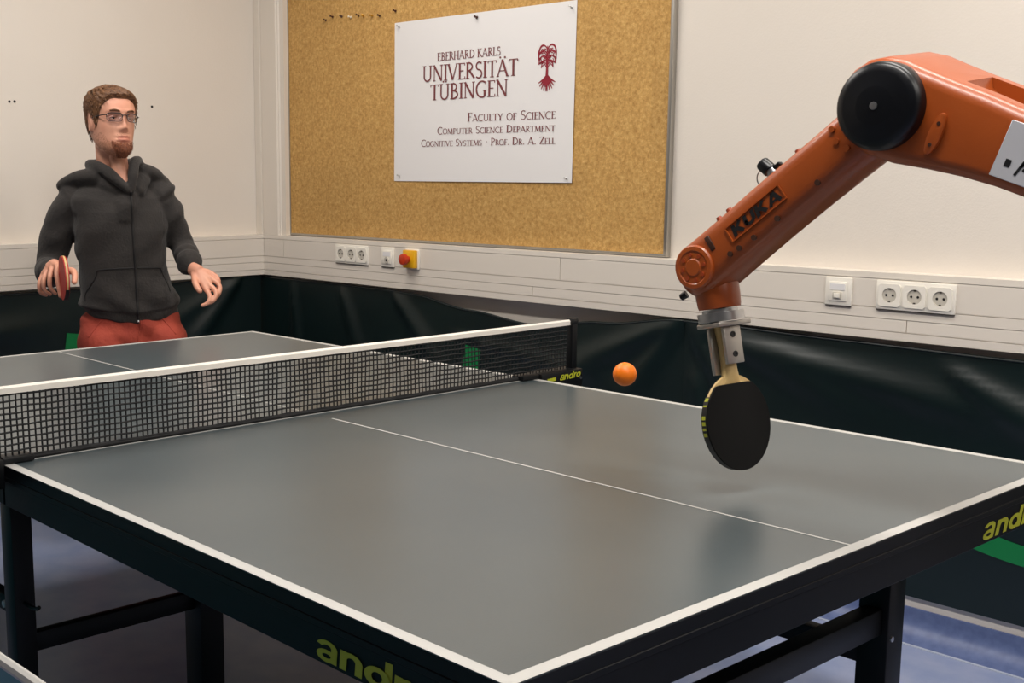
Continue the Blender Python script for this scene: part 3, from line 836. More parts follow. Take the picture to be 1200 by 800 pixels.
# upper arm: smooth outline, two cheeks with a channel between them on top
upo = [(1.238, 1.425), (1.245, 1.452), (1.262, 1.473), (1.287, 1.487), (1.315, 1.490), (1.345, 1.482), (1.378, 1.466), (1.423, 1.446), (1.468, 1.427), (1.521, 1.402), (1.60, 1.374), (1.68, 1.358), (1.75, 1.352), (1.80, 1.338), (1.83, 1.30), (1.825, 1.255), (1.79, 1.222), (1.74, 1.212), (1.68, 1.222), (1.60, 1.248), (1.529, 1.280), (1.482, 1.297), (1.433, 1.311), (1.382, 1.322), (1.33, 1.331), (1.288, 1.344), (1.256, 1.372), (1.242, 1.398)]
def carve(src, cut, name, m, parent, bevel, fn=None):
    """casting minus cutter, edges rounded"""
    obs = []
    for q in (src, cut):
        me = bpy.data.meshes.new('tmp')
        me.from_pydata([tuple(p) for p in q.v], [], q.f)
        bm = bmesh.new()
        bm.from_mesh(me)
        bmesh.ops.recalc_face_normals(bm, faces=bm.faces)
        if q is src:
            es = [e for e in bm.edges if e.calc_face_angle(0) > math.radians(50)]
            bmesh.ops.bevel(bm, geom=es, offset=bevel, segments=5, profile=0.5, affect='EDGES', clamp_overlap=True)
        bm.to_mesh(me)
        bm.free()
        o = bpy.data.objects.new('tmp', me)
        COL.objects.link(o)
        obs.append(o)
    md = obs[0].modifiers.new('b', 'BOOLEAN')
    md.operation = 'DIFFERENCE'
    md.solver = 'EXACT'
    md.object = obs[1]
    ev = bpy.data.meshes.new_from_object(obs[0].evaluated_get(bpy.context.evaluated_depsgraph_get()))
    for o in obs:
        bpy.data.objects.remove(o)
    org = ORG.get(parent.name, Vector())
    for v in ev.vertices:
        p = Vector(v.co)
        v.co = (fn(p) if fn else p) - org
    ev.name = name
    ev.materials.clear()
    return link(name, ev, m, parent, True)
def raise_rear(p):
    k = sm((p.z - (1.39 - 0.38 * (p.x - 1.319))) / 0.05) * sm((p.x - 1.235) / 0.06) * (1 - sm((p.x - 1.60) / 0.12))
    p.z += k * 0.12 * max(0.0, p.y - 0.11)
    return p
chan = MB().prism([(1.405, 1.56), (1.425, 1.43), (1.47, 1.385), (1.55, 1.345), (1.66, 1.315), (1.72, 1.315), (1.72, 1.56)], xz, 0.122, 0.206)
up_ = carve(MB().prism(upo, xz, 0.083, 0.246), chan, 'upper_arm', 'orange', rb, 0.022, raise_rear)
# black cover on the elbow axis
cp = MB().lathe((RX, 0.090, RZ), (0, -1, 0), [(0, 0.0655), (0.020, 0.0655), (0.026, 0.064), (0.031, 0.0595), (0.033, 0.050), (0.036, 0.0300), (0.0365, 0.028), (0.0365, 0.002)], 56).build('elbow_cap', 'cap_black', rb, smooth=True)
MB().lathe((RX, 0.0538, RZ), (0, -1, 0), [(0, 0.0062), (0.0015, 0.0058), (0.002, 0.003)], 18).build('cap_screw', 'steel', cp, smooth=True)
MB().lathe((RX, 0.240, RZ), (0, 1, 0), [(0, 0.060), (0.014, 0.060), (0.019, 0.054), (0.020, 0.002)], 40).build('rear_cap', 'cap_black', rb, smooth=True)
# oval boss with two screws and the data plate
bo = MB().prism([(1.402 + 0.0165 * math.cos(t) * 0.55 + 0.030 * math.sin(t) * 0.38, 1.372 + 0.030 * math.sin(t) - 0.004 * math.cos(t)) for t in [2 * PI * i / 28 for i in range(28)]], xz, 0.076, 0.084).build('boss', 'orange', up_, bevel=0.002)
for dx, dz in ((0.0055, 0.015), (-0.0055, -0.015)):
    MB().cyl((1.402 + dx, 0.0765, 1.372 + dz), (1.402 + dx, 0.0752, 1.372 + dz), 0.0028, n=10).build('screw', 'bolt', bo)
pl = MB().add([(x, y, z) for y in (0.0795, 0.0832) for x, z in ((1.481, 1.314), (1.625, 1.262), (1.648, 1.336), (1.508, 1.389))], [(3, 2, 1, 0), (4, 5, 6, 7), (0, 1, 5, 4), (1, 2, 6, 5), (2, 3, 7, 6), (3, 0, 4, 7)]).build('data_plate', 'tag_grey', up_, bevel=0.0008, seg=1)
g = MB()
pf = lambda a, bb: (1.490 + a + bb * 0.35, 0.0790, 1.322 + bb - a * 0.36)
ribbon(g, [(0.008, 0.012), (0.016, 0.012)], 0.010, pf)
for pts in ([(0.026, 0.0), (0.031, 0.018), (0.037, 0.034)], [(0.030, 0.012), (0.036, 0.024), (0.045, 0.028)], [(0.034, 0.008), (0.040, 0.020), (0.050, 0.012)], [(0.045, 0.0), (0.055, 0.02), (0.07, 0.016)]):
    ribbon(g, pts, 0.0035, pf)
g.build('plate_print', 'black', pl)
# forearm: frame along the link, s from wrist (0) to elbow (1), h across
fd = Vector((RX - WX, RZ - WZ))
FL = fd.length
fd.normalize()
def fa(s, h, y):
    return (WX + fd.x * s - fd.y * h, y, WZ + fd.y * s + fd.x * h)
yb0, yb1 = 0.098, 0.200
secs = [(-0.0535, 0.012, 0.45), (-0.051, 0.024, 0.62), (-0.044, 0.036, 0.75), (-0.030, 0.046, 0.88), (-0.010, 0.0500, 0.97), (0.02, 0.0485, 1.0), (0.08, 0.0470, 1.0), (0.16, 0.0465, 1.0), (0.24, 0.0455, 1.02), (0.30, 0.0450, 1.05), (0.345, 0.0460, 1.02), (0.39, 0.050, 0.96), (0.44, 0.050, 0.92), (0.475, 0.036, 0.85)]
rs = []
for s, hw, k in secs:
    off = 0.004 * sm(s / 0.2) if s > 0 else 0.0
    ring = []
    for j in range(40):
        a = 2 * PI * j / 40
        c, sn = math.cos(a), math.sin(a)
        e = 0.55
        ring.append(fa(s, off + hw * math.copysign(abs(c) ** e, c), 0.149 + 0.0515 * k * math.copysign(abs(sn) ** e, sn)))
    rs.append(ring)
fo = MB().rings(rs).build('forearm', 'orange', rb, smooth=True)
yf = 0.0972
# round wrist cover with bolts
wc = MB().lathe((WX, 0.101, WZ), (0, -1, 0), [(0, 0.039), (0.006, 0.039), (0.0085, 0.0365), (0.009, 0.030), (0.0075, 0.028), (0.0078, 0.016), (0.0095, 0.014), (0.0095, 0.002)], 40).build('wrist_cover', 'orange', fo, smooth=True)
for k in range(8):
    a = 2 * PI * k / 8 + 0.3
    MB().cyl((WX + 0.0225 * math.cos(a), 0.0955, WZ + 0.0225 * math.sin(a)), (WX + 0.0225 * math.cos(a), 0.0915, WZ + 0.0225 * math.sin(a)), 0.0036, n=10).build('cover_bolt', 'orange_dark', wc)
def fbox(s0, s1, h0, h1, y0, y1, name, m, parent, bevel=0.0):
    g = MB()
    g.prism([(s0, h0), (s1, h0), (s1, h1), (s0, h1)], lambda a, bb, d: fa(a, bb, d), y0, y1)
    return g.build(name, m, parent, bevel=bevel)
# raised name frame and lettering on the near face
NS0, NS1, NH0, NH1 = 0.088, 0.212, -0.010, 0.019
for s0, s1, h0, h1 in ((NS0, NS1, NH1 - 0.002, NH1), (NS0, NS1, NH0, NH0 + 0.002), (NS0, NS0 + 0.002, NH0 + 0.0021, NH1 - 0.0021), (NS1 - 0.002, NS1, NH0 + 0.0021, NH1 - 0.0021)):
    fbox(s0, s1, h0, h1, yf - 0.0022, yf + 0.004, 'name_frame', 'orange', fo)
g = MB()
write_text(g, 'KUKA', SANS, lambda a, bb: fa(NS0 + 0.008 + a, NH0 + 0.005 + bb, yf - 0.0006), 0.110, 0.0195, slant=0.12)
g.build('lettering', 'black', fo)
fbox(0.0445, 0.0545, 0.002, 0.030, yf - 0.0015, yf + 0.004, 'slot', 'bolt', fo, bevel=0.002)
for s, h in ((0.072, -0.022), (0.092, -0.024), (0.178, -0.026), (0.268, -0.022), (0.31, -0.004), (0.125, -0.026)):
    c = fa(s, h, yf)
    MB().cyl((c[0], yf + 0.003, c[2]), (c[0], yf - 0.0012, c[2]), 0.0048, n=12).build('screw_hole', 'bolt', fo)
for s in (0.080, 0.104, 0.262):
    c0, c1 = fa(s, 0.040, 0.114), fa(s, 0.0482, 0.114)
    MB().cyl(c0, c1, 0.0055, 0.0048, n=12).build('top_bolt', 'orange_dark', fo, smooth=True)
for s, h in ((0.335, 0.030), (0.330, 0.010), (0.338, -0.010)):
    c = fa(s, h, yf)
    MB().cyl((c[0], yf + 0.004, c[2]), (c[0], yf - 0.004, c[2]), 0.0055, 0.005, n=14).build('face_bolt', 'orange', fo, smooth=True)
# connector with a dangling cap ring on the upper edge
c0, c1 = Vector(fa(0.196, 0.044, 0.135)), Vector(fa(0.196, 0.066, 0.135))
ax = (c1 - c0).normalized()
cn = MB().lathe(c0, ax, [(0, 0.0125), (0.008, 0.0125), (0.009, 0.0095), (0.016, 0.0095)], 18).build('connector', 'steel', fo, smooth=True)
side = Vector(fa(1, 0, 0)) - Vector(fa(0, 0, 0))
MB().lathe(c0 + ax * 0.016 - side * 0.002, (ax - side * 0.25).normalized(), [(0, 0.0120), (0.018, 0.0120), (0.021, 0.0105), (0.022, 0.003)], 18).build('connector_cap', 'cap_black', cn, smooth=True)
MB().obox(c0 + ax * 0.014 + side * 0.014, side, ax, Vector((0, 1, 0)), 0.007, 0.003, 0.006).build('cap_lug', 'cap_black', cn, bevel=0.0015)
ringc = c0 + ax * 0.012 - side * 0.018
MB().tube([ringc + side * (0.014 * math.cos(t)) + ax * (0.015 * math.sin(t)) for t in [0.5 + 5.6 * i / 24 for i in range(25)]], 0.0011, 6).build('cap_strap', 'steel', cn, smooth=True)
# wrist: the flange cylinder hanging below the forearm end
dn = Vector((0.205, 0.0, -0.979)).normalized()
sd = Vector((dn.z * -1, 0, dn.x))          # in-plane, pointing to +x
W0 = Vector((0.990, 0.149, 1.150))
MB().lathe(W0, dn, [(0, 0.030), (0.03, 0.0385), (0.048, 0.0385), (0.064, 0.0375), (0.070, 0.036), (0.071, 0.01)], 36).build('wrist', 'orange', rb, smooth=True)
MB().lathe(W0 + Vector((-0.035, -0.03, -0.045)), (-0.8, -0.3, -0.6), [(0, 0.007), (0.012, 0.006), (0.014, 0.002)], 12).build('wrist_plug', 'cap_black', rb, smooth=True)
fl = MB().lathe(W0, dn, [(0.0712, 0.012), (0.0714, 0.031), (0.077, 0.031), (0.0775, 0.040), (0.093, 0.040), (0.0935, 0.012)], 36).build('flange', 'steel', rb, smooth=True)
# shoulder, rotating column, base and pedestal (outside the picture, right of it)
MB().lathe((1.76, 0.250, 1.283), (0, 1, 0), [(0, 0.085), (0.06, 0.085), (0.075, 0.07), (0.076, 0.002)], 40).build('shoulder_motor', 'orange', rb, smooth=True)
MB().prism([(1.66, 1.02), (1.90, 1.02), (1.905, 1.16), (1.86, 1.27), (1.80, 1.335), (1.72, 1.335), (1.675, 1.25), (1.655, 1.12)], xz, 0.131, 0.197).build('column', 'orange', rb, bevel=0.012, seg=3)
MB().lathe((1.78, 0.164, 0.885), (0, 0, 1), [(0, 0.125), (0.10, 0.12), (0.11, 0.105), (0.155, 0.10)], 40).build('turntable', 'orange', rb, smooth=True)
MB().box(1.63, 1.95, 0.004, 0.324, 0.850, 0.8848).build('base_plate', 'orange', rb, bevel=0.006)
MB().box(1.69, 1.89, 0.064, 0.264, 0.03, 0.8495).build('pedestal', 'frame_black', rb, bevel=0.006)
MB().box(1.56, 2.02, -0.066, 0.394, 0.0, 0.0298).build('foot_plate', 'frame_black', rb, bevel=0.004)

# ------------------------------------------------------------------ bat clamp (on the flange) and robot's bat
ba = Vector((0.26, 0.966, 0.0)).normalized()      # across the blade
bn = Vector((0.966, -0.26, 0.0)).normalized()     # blade normal, towards the camera side
bd = dn                                            # from handle to blade tip
bn = (bn - bd * bn.dot(bd)).normalized()
ba = bd.cross(bn)
if ba.y < 0:
    ba = -ba
F0 = W0 + dn * 0.0936 + Vector((0.004, 0, 0))
ck = thing('bat_clamp', 'aluminium bracket clamping the bat handle under the robot wrist', 'bracket', tuple(F0))
MB().obox(F0 + bd * 0.0045, ba, bn, bd, 0.036, 0.030, 0.0042).build('mount_plate', 'alu', ck, bevel=0.002)
for s_, hh in ((-1, 0.042), (1, 0.033)):
    c = F0 + bd * (0.009 + hh) + bn * (s_ * 0.0155) + ba * (0.0 if s_ > 0 else -0.006)
    jw = MB().obox(c, ba, bn, bd, 0.0185, 0.004, hh).build('jaw', 'alu', ck, bevel=0.0015)
    for q in (-0.55, 0.5):
        MB().lathe(c + bd * (hh * q) + bn * (s_ * 0.0038), bn * s_, [(0, 0.0055), (0.0012, 0.0055), (0.0014, 0.003), (0.0004, 0.0028)], 14).build('jaw_screw', 'black', jw, smooth=True)
def bat(name, label, base, axd, acr, nrm, face1, face2, grp, scale=1.0, r_=0.0755, L_=0.158):
    """base = end of the handle, axd = towards the blade tip, acr = across, nrm = blade normal"""
    t = thing(name, label, 'bat', tuple(base), grp)
    P = lambda a, c, d: base + axd * (a * scale) + acr * (c * scale) + nrm * (d * scale)
    hl, r, L = 0.098, r_, L_
    out = []
    for i in range(48):
        th_ = -PI / 2 + 2 * PI * i / 48
        rr = math.sin(th_)
        a = hl - 0.004 + L / 2 + (L / 2) * rr
        c = r * math.cos(th_) * (1.0 if rr > -0.1 else 1 - 0.10 * ((-0.1 - rr) / 0.9) ** 2)
        out.append((a, c))
    bl = MB().prism(out, lambda a, c, d: P(a, c, d), -0.003, 0.003).build('blade', 'wood_pale', t)
    rub = [(a if a > hl + 0.012 else hl + 0.012 - 0.0, c * 0.985) for a, c in out]
    rub = [p for i, p in enumerate(rub) if i == 0 or abs(p[0] - rub[i - 1][0]) + abs(p[1] - rub[i - 1][1]) > 1e-5]
    MB().prism(rub, lambda a, c, d: P(a, c, d), 0.0031, 0.0072).build('rubber', face1, t, bevel=0.0006, seg=1)
    MB().prism(rub, lambda a, c, d: P(a, c, d), -0.0072, -0.0031).build('rubber', face2, t, bevel=0.0006, seg=1)
    # edge tape with printed letters
    tapev = [(a, c * 1.004) for a, c in out if a > hl + 0.03]
    # handle with flared end, shoulders running into the blade
    prof = [(0.0, 0.0172, 0.0125), (0.012, 0.0165, 0.012), (0.045, 0.0130, 0.0112), (0.082, 0.0130, 0.0112), (0.098, 0.0160, 0.0098), (0.112, 0.024, 0.0045)]
    rs_ = []
    for a, hw, hd in prof:
        ring = []
        for j in range(20):
            an = 2 * PI * j / 20
            ring.append(P(a, hw * math.copysign(abs(math.cos(an)) ** 0.7, math.cos(an)), hd * math.copysign(abs(math.sin(an)) ** 0.7, math.sin(an))))
        rs_.append(ring)
    MB().rings(rs_).build('handle', 'wood_pale', t, smooth=True)
    k0 = max(range(48), key=lambda i: -out[i][1])
    tp_ = MB()
    idx = [i % 48 for i in range(26, 42)]
    tp_.rings([[P(out[i][0], out[i][1] * 1.006 , d) for d in (-0.0066, 0.0066)] for i in idx], cap=False, closed=False)
    ed = tp_.build('edge_tape', 'black', t, smooth=True)
    g = MB()
    for i0, i1 in ((40.2, 40.8), (39.3, 39.6), (37.2, 37.8), (36.3, 36.9), (35.5, 35.9), (34.5, 35.1)):
        def ept(q, d):
            i = int(q)
            f_ = q - i
            p, p2 = out[i % 48], out[(i + 1) % 48]
            return P(p[0] + (p2[0] - p[0]) * f_, (p[1] + (p2[1] - p[1]) * f_) * 1.012, d)
        g.add([ept(i0, -0.0045), ept(i1, -0.0045), ept(i1, 0.0045), ept(i0, 0.0045)], [(0, 1, 2, 3)])
    g.build('edge_print', 'andro_yellow', ed)
    return t
bb0 = Vector((1.0655, 0.149, 0.7995)) - bd * 0.264
bat('table_tennis_bat', 'black bat with pale wooden handle held by the robot', bb0, bd, ba, bn, 'rubber_black', 'rubber_black', 'bats', r_=0.0715, L_=0.170)

# ================================================================== PLAYER
P0 = Vector((-1.75, 0.471, 0.0))
PR = Vector((0.474, 0.8805, 0.0))         # across the body axis of the stance
PT = Vector((0.8805, -0.474, 0.0))        # straight ahead of the stance
def pw(p):
    return P0 + PR * p[0] + PT * p[1] + Vector((0, 0, p[2]))
ORGP = P0.copy()
def grow(b, name, mats, parent, voxel, smooth_it=3, fac=0.5, extra=None, kind=None):
    """fuse overlapping closed shapes into one continuous skin"""
    me = bpy.data.meshes.new(name + '_src')
    me.from_pydata([tuple(pw(p) - ORGP) for p in b.v], [], b.f)
    bm = bmesh.new()
    bm.from_mesh(me)
    bmesh.ops.recalc_face_normals(bm, faces=bm.faces)
    bm.to_mesh(me)
    bm.free()
    tmp = bpy.data.objects.new('tmp', me)
    COL.objects.link(tmp)
    md = tmp.modifiers.new('r', 'REMESH')
    md.mode = 'VOXEL'
    md.voxel_size = voxel
    md.use_smooth_shade = True
    if smooth_it:
        s = tmp.modifiers.new('s', 'SMOOTH')
        s.iterations = smooth_it
        s.factor = fac
    dg = bpy.context.evaluated_depsgraph_get()
    ev = bpy.data.meshes.new_from_object(tmp.evaluated_get(dg))
    bpy.data.objects.remove(tmp)
    ev.name = name
    if extra:
        extra(ev)
    for m_ in mats:
        ev.materials.append(MATS[m_])
    for p in ev.polygons:
        p.use_smooth = True
    o = bpy.data.objects.new(name, ev)
    COL.objects.link(o)
    if parent:
        o.parent = parent
        ORG[o.name] = ORGP
    else:
        o.location = ORGP
        ORG[o.name] = ORGP
    if kind:
        o['kind'] = kind
    return o
def local(b):
    c = MB()
    c.v = [pw(p) for p in b.v]
    c.f = b.f
    c.mi = b.mi
    return c
def to_ud(pt):
    """object-space point -> (u, d, z)"""
    v = Vector(pt)
    return Vector((v.dot(PR), v.dot(PT), v.z))
def loft(b, secs, yaw, n=40, e=0.85):
    """secs: (u, d, z, half across, half depth)"""
    cy, sy = math.cos(yaw), math.sin(yaw)
    rs = []
    for u, d, z, a, bb in secs:
        ring = []
        for j in range(n):
            t = 2 * PI * j / n
            c, s_ = math.cos(t), math.sin(t)
            lx = a * math.copysign(abs(c) ** e, c)
            ly = bb * math.copysign(abs(s_) ** e, s_)
            ring.append((u + lx * cy + ly * sy, d - lx * sy + ly * cy, z))
        rs.append(ring)
    b.rings(rs)
YAW_T = math.radians(13)
# ---- head -------------------------------------------------------------
HC = Vector((-0.038, 0.085, 1.502))
YAW_H, PITCH_H, ROLL_H = math.radians(28), math.radians(3), math.radians(-2)
HS = 0.985
HT = [(-0.118, 0.018, 0.072, 0.040), (-0.112, 0.033, 0.084, 0.020), (-0.097, 0.047, 0.091, -0.020), (-0.078, 0.056, 0.090, -0.050), (-0.052, 0.063, 0.088, -0.073), (-0.022, 0.069, 0.087, -0.088),
      (0.005, 0.072, 0.085, -0.096), (0.030, 0.074, 0.089, -0.100), (0.055, 0.075, 0.087, -0.098), (0.078, 0.069, 0.077, -0.089), (0.098, 0.054, 0.056, -0.070), (0.111, 0.034, 0.032, -0.044), (0.118, 0.008, 0.006, -0.012)]
def htab(z, k):
    n = len(HT)
    i = 0
    while i < n - 2 and z > HT[i + 1][0]:
        i += 1
    a, b_ = HT[i], HT[i + 1]
    t = max(0.0, min(1.0, (z - a[0]) / (b_[0] - a[0])))
    def slope(j):
        lo, hi = HT[max(j - 1, 0)], HT[min(j + 1, n - 1)]
        return (hi[k] - lo[k]) / (hi[0] - lo[0])
    L_ = b_[0] - a[0]
    return (2 * t ** 3 - 3 * t * t + 1) * a[k] + (t ** 3 - 2 * t * t + t) * L_ * slope(i) + (3 * t * t - 2 * t ** 3) * b_[k] + (t ** 3 - t * t) * L_ * slope(i + 1)
def gs(x, s_):
    return math.exp(-(x / s_) ** 2)
def head_pt(z, t, off=0.0):
    """t: 0 = nose direction, +90 deg = left ear of the player; local (x left, y forward, z up)"""
    wv, yf_, yb_ = htab(z, 1) * 1.06, htab(z, 2), htab(z, 3)
    c, s_ = math.cos(t), math.sin(t)
    e = 0.88
    cyv = 0.5 * (yf_ + yb_) * 0.35
    x = wv * math.copysign(abs(s_) ** e, s_)
    y = cyv + ((yf_ - cyv) if c > 0 else (cyv - yb_)) * math.copysign(abs(c) ** e, c)
    if c > 0.05:
        fr = min(1.0, (c - 0.05) / 0.35)
        ax_ = abs(x)
        nose = interp([(-0.042, 0.0), (-0.034, 0.010), (-0.026, 0.0225), (-0.018, 0.0235), (0.0, 0.014), (0.018, 0.0055), (0.032, 0.002), (0.045, 0.0)], z)
        nw = interp([(-0.042, 0.014), (-0.026, 0.0125), (-0.01, 0.009), (0.02, 0.008)], z)
        y += fr * nose * gs(x, nw)
        y += fr * 0.006 * gs(ax_ - 0.013, 0.007) * gs(z + 0.030, 0.007)
        y -= fr * 0.011 * gs(ax_ - 0.031, 0.017) * gs(z - 0.012, 0.013)
        y += fr * 0.0055 * gs(ax_ - 0.028, 0.022) * gs(z - 0.034, 0.008)
        y += fr * 0.004 * gs(ax_ - 0.042, 0.018) * gs(z + 0.022, 0.018)
        y += fr * 0.0055 * gs(x, 0.026) * gs(z + 0.0535, 0.0055)
        y += fr * 0.0065 * gs(x, 0.022) * gs(z + 0.0665, 0.0055)
        y -= fr * 0.0045 * gs(x, 0.028) * gs(z + 0.0600, 0.0026)
        y -= fr * 0.0035 * gs(x, 0.030) * gs(z + 0.0770, 0.0055)
        y += fr * 0.005 * gs(x, 0.020) * gs(z + 0.097, 0.012)
    n = Vector((x / max(wv, 0.02), (y - cyv) / 0.09, (z - 0.0) / 0.12))
    n.normalize()
    return Vector((x, y, z)) + n * off
def hw_(v):
    """head-local -> (u, d, z)"""
    x, y, z = v.x * HS, v.y * HS, v.z * HS
    x, z = x * math.cos(ROLL_H) - z * math.sin(ROLL_H), x * math.sin(ROLL_H) + z * math.cos(ROLL_H)
    y, z = y * math.cos(PITCH_H) - z * math.sin(PITCH_H), y * math.sin(PITCH_H) + z * math.cos(PITCH_H)
    c, s_ = math.cos(YAW_H), math.sin(YAW_H)
    return Vector((HC.x + x * c + y * s_, HC.y - x * s_ + y * c, HC.z + z))
body = MB()
NT, NZ = 110, 90
body.rings([[hw_(head_pt(-0.118 + 0.236 * i / NZ, 2 * PI * j / NT)) for j in range(NT)] for i in range(NZ + 1)])
for s_ in (-1, 1):      # ears
    ring = [Vector((s_ * 0.074, -0.012 - 0.006 * math.cos(t) - 0.016 * math.sin(t) * 0.25 + 0.013 * math.cos(t), 0.002 + 0.031 * math.sin(t))) for t in [2 * PI * i / 20 for i in range(21)]]
    body.tube([hw_(Vector((s_ * (0.0725 + 0.009 * (0.5 - 0.5 * math.cos(t))), -0.014 - 0.015 * math.cos(t) * 1.0 - 0.10 * 0.031 * math.sin(t), 0.000 + 0.031 * math.sin(t)))) for t in [2 * PI * i / 20 for i in range(20)]], 0.0052, 8)
    rr = []
    for k, sc_ in ((0.068, 1.0), (0.078, 0.92), (0.0785, 0.1)):
        rr.append([hw_(Vector((s_ * k, -0.014 - 0.015 * sc_ * math.cos(t), 0.0 + 0.030 * sc_ * math.sin(t)))) for t in [2 * PI * i / 20 for i in range(20)]])
    body.rings(rr)
# neck, chest, trunk
body.tube([(-0.045, 0.055, 1.45), (-0.043, 0.050, 1.39), (-0.036, 0.043, 1.33), (-0.026, 0.030, 1.27), (-0.02, 0.02, 1.22)], [0.054, 0.055, 0.055, 0.050, 0.045], 24)
body.tube([(-0.035, 0.098, 1.405), (-0.022, 0.100, 1.345), (0.000, 0.104, 1.300), (0.005, 0.085, 1.22)], [0.018, 0.026, 0.032, 0.04], 16)
loft(body, [(-0.02, 0.0, 1.275, 0.07, 0.035), (-0.02, 0.005, 1.25, 0.10, 0.045), (-0.02, 0.015, 1.20, 0.14, 0.065), (-0.015, 0.02, 1.10, 0.14, 0.085), (-0.01, 0.015, 0.95, 0.14, 0.09), (0.01, 0.0, 0.80, 0.15, 0.095), (0.012, 0.0, 0.74, 0.14, 0.09)], YAW_T)
ARM_L = [(0.128, 0.010, 1.225), (0.168, -0.01, 1.14), (0.198, -0.02, 1.065), (0.215, 0.03, 1.022), (0.226, 0.085, 0.992)]     # image-right arm
ARM_R = [(-0.180, 0.015, 1.225), (-0.238, 0.0, 1.12), (-0.276, -0.01, 1.005), (-0.276, 0.07, 0.982), (-0.256, 0.165, 0.978)]
for A in (ARM_L, ARM_R):
    body.tube(catmull(A, 4), [0.052 - 0.026 * i / 16 for i in range(17)], 16)
# left hand, open and slightly curled
def hand(wr, pc, knuckles, fingers, thumb):
    body.tube([wr, pc], [0.025, 0.030], 16, flat=0.75)
    for kn, f in zip(knuckles, fingers):
        body.tube([pc, Vector(pc).lerp(Vector(kn), 0.6), kn], [0.022, 0.016, 0.0108], 12)
        body.tube(catmull([kn] + f, 4), [0.0098 - 0.0030 * i / (4 * len(f)) for i in range(4 * len(f) + 1)], 12)
    body.tube(catmull(thumb, 4), [0.0145 - 0.005 * i / (4 * (len(thumb) - 1)) for i in range(4 * (len(thumb) - 1) + 1)], 12)
hand((0.228, 0.095, 0.985), (0.252, 0.125, 0.968),
     [(0.288, 0.128, 0.972), (0.292, 0.148, 0.952), (0.286, 0.164, 0.930), (0.274, 0.174, 0.912)],
     [[(0.318, 0.142, 0.950), (0.320, 0.156, 0.920), (0.306, 0.160, 0.898)],
      [(0.322, 0.170, 0.926), (0.318, 0.184, 0.896), (0.298, 0.184, 0.878)],
      [(0.308, 0.192, 0.904), (0.298, 0.204, 0.876), (0.276, 0.200, 0.864)],
      [(0.286, 0.200, 0.888), (0.274, 0.208, 0.866), (0.256, 0.202, 0.858)]],
     [(0.238, 0.112, 0.972), (0.236, 0.150, 0.948), (0.240, 0.182, 0.926), (0.252, 0.198, 0.908)])
# bat hand, fingers closed over the handle
BC = Vector((-0.212, 0.315, 0.975))                 # centre of the blade
BH = Vector((-0.20, -0.955, 0.20)).normalized()     # blade centre -> handle end
GP = BC + BH * 0.125
hand((-0.252, 0.180, 0.980), tuple(GP + Vector((-0.012, 0.0, 0.012))),
     [(-0.236, 0.228, 1.012), (-0.255, 0.214, 1.006), (-0.273, 0.200, 0.994), (-0.288, 0.188, 0.978)],
     [[(-0.238, 0.264, 0.985), (-0.234, 0.274, 0.948), (-0.228, 0.280, 0.908)],
      [(-0.262, 0.248, 0.975), (-0.262, 0.248, 0.938), (-0.246, 0.232, 0.914)],
      [(-0.284, 0.228, 0.962), (-0.284, 0.224, 0.928), (-0.264, 0.208, 0.910)],
      [(-0.300, 0.206, 0.948), (-0.298, 0.200, 0.918), (-0.278, 0.190, 0.906)]],
     [(-0.226, 0.195, 0.985), (-0.190, 0.218, 0.992), (-0.178, 0.250, 0.980), (-0.180, 0.278, 0.955)])
# legs inside the trousers
LEG_A = [(-0.075, 0.0, 0.79), (-0.135, 0.14, 0.44), (-0.17, 0.0, 0.085)]
LEG_B = [(0.088, -0.02, 0.79), (0.175, 0.10, 0.44), (0.215, -0.05, 0.085)]
for Lg in (LEG_A, LEG_B):
    body.tube(catmull(Lg, 6), [0.075 - 0.04 * i / 12 for i in range(13)], 16)
def lips(me):
    inv = []
    for p in me.polygons:
        q = to_ud(p.center) - HC
        c, s_ = math.cos(YAW_H), math.sin(YAW_H)
        x, y = q.x * c - q.y * s_, q.x * s_ + q.y * c
        z = q.z
        if y > 0.06 and abs(x) < 0.024 and -0.071 < z < -0.0455 and abs(z + 0.058) < 0.0125 - 8 * x * x:
            p.material_index = 1
        elif z > -0.125 and y > 0.0 and z < -0.035 - 0.035 * sm((y - 0.045) / 0.03) * (abs(x) > 0.027) and y < 0.2 and abs(x) < 0.09 and (p.index * 7919 % 100) / 100 < 0.25 + 0.7 * sm((-0.05 - z) / 0.03):
            p.material_index = 2 if y > 0.03 or z > -0.09 else 0
person = grow(body, 'person', ['skin', 'lip', 'stubble'], None, 0.0034, 2, 0.4, lips)
tag(person, 'bearded person in dark grey hoodie, red trousers and glasses holding a bat behind the table', 'person')
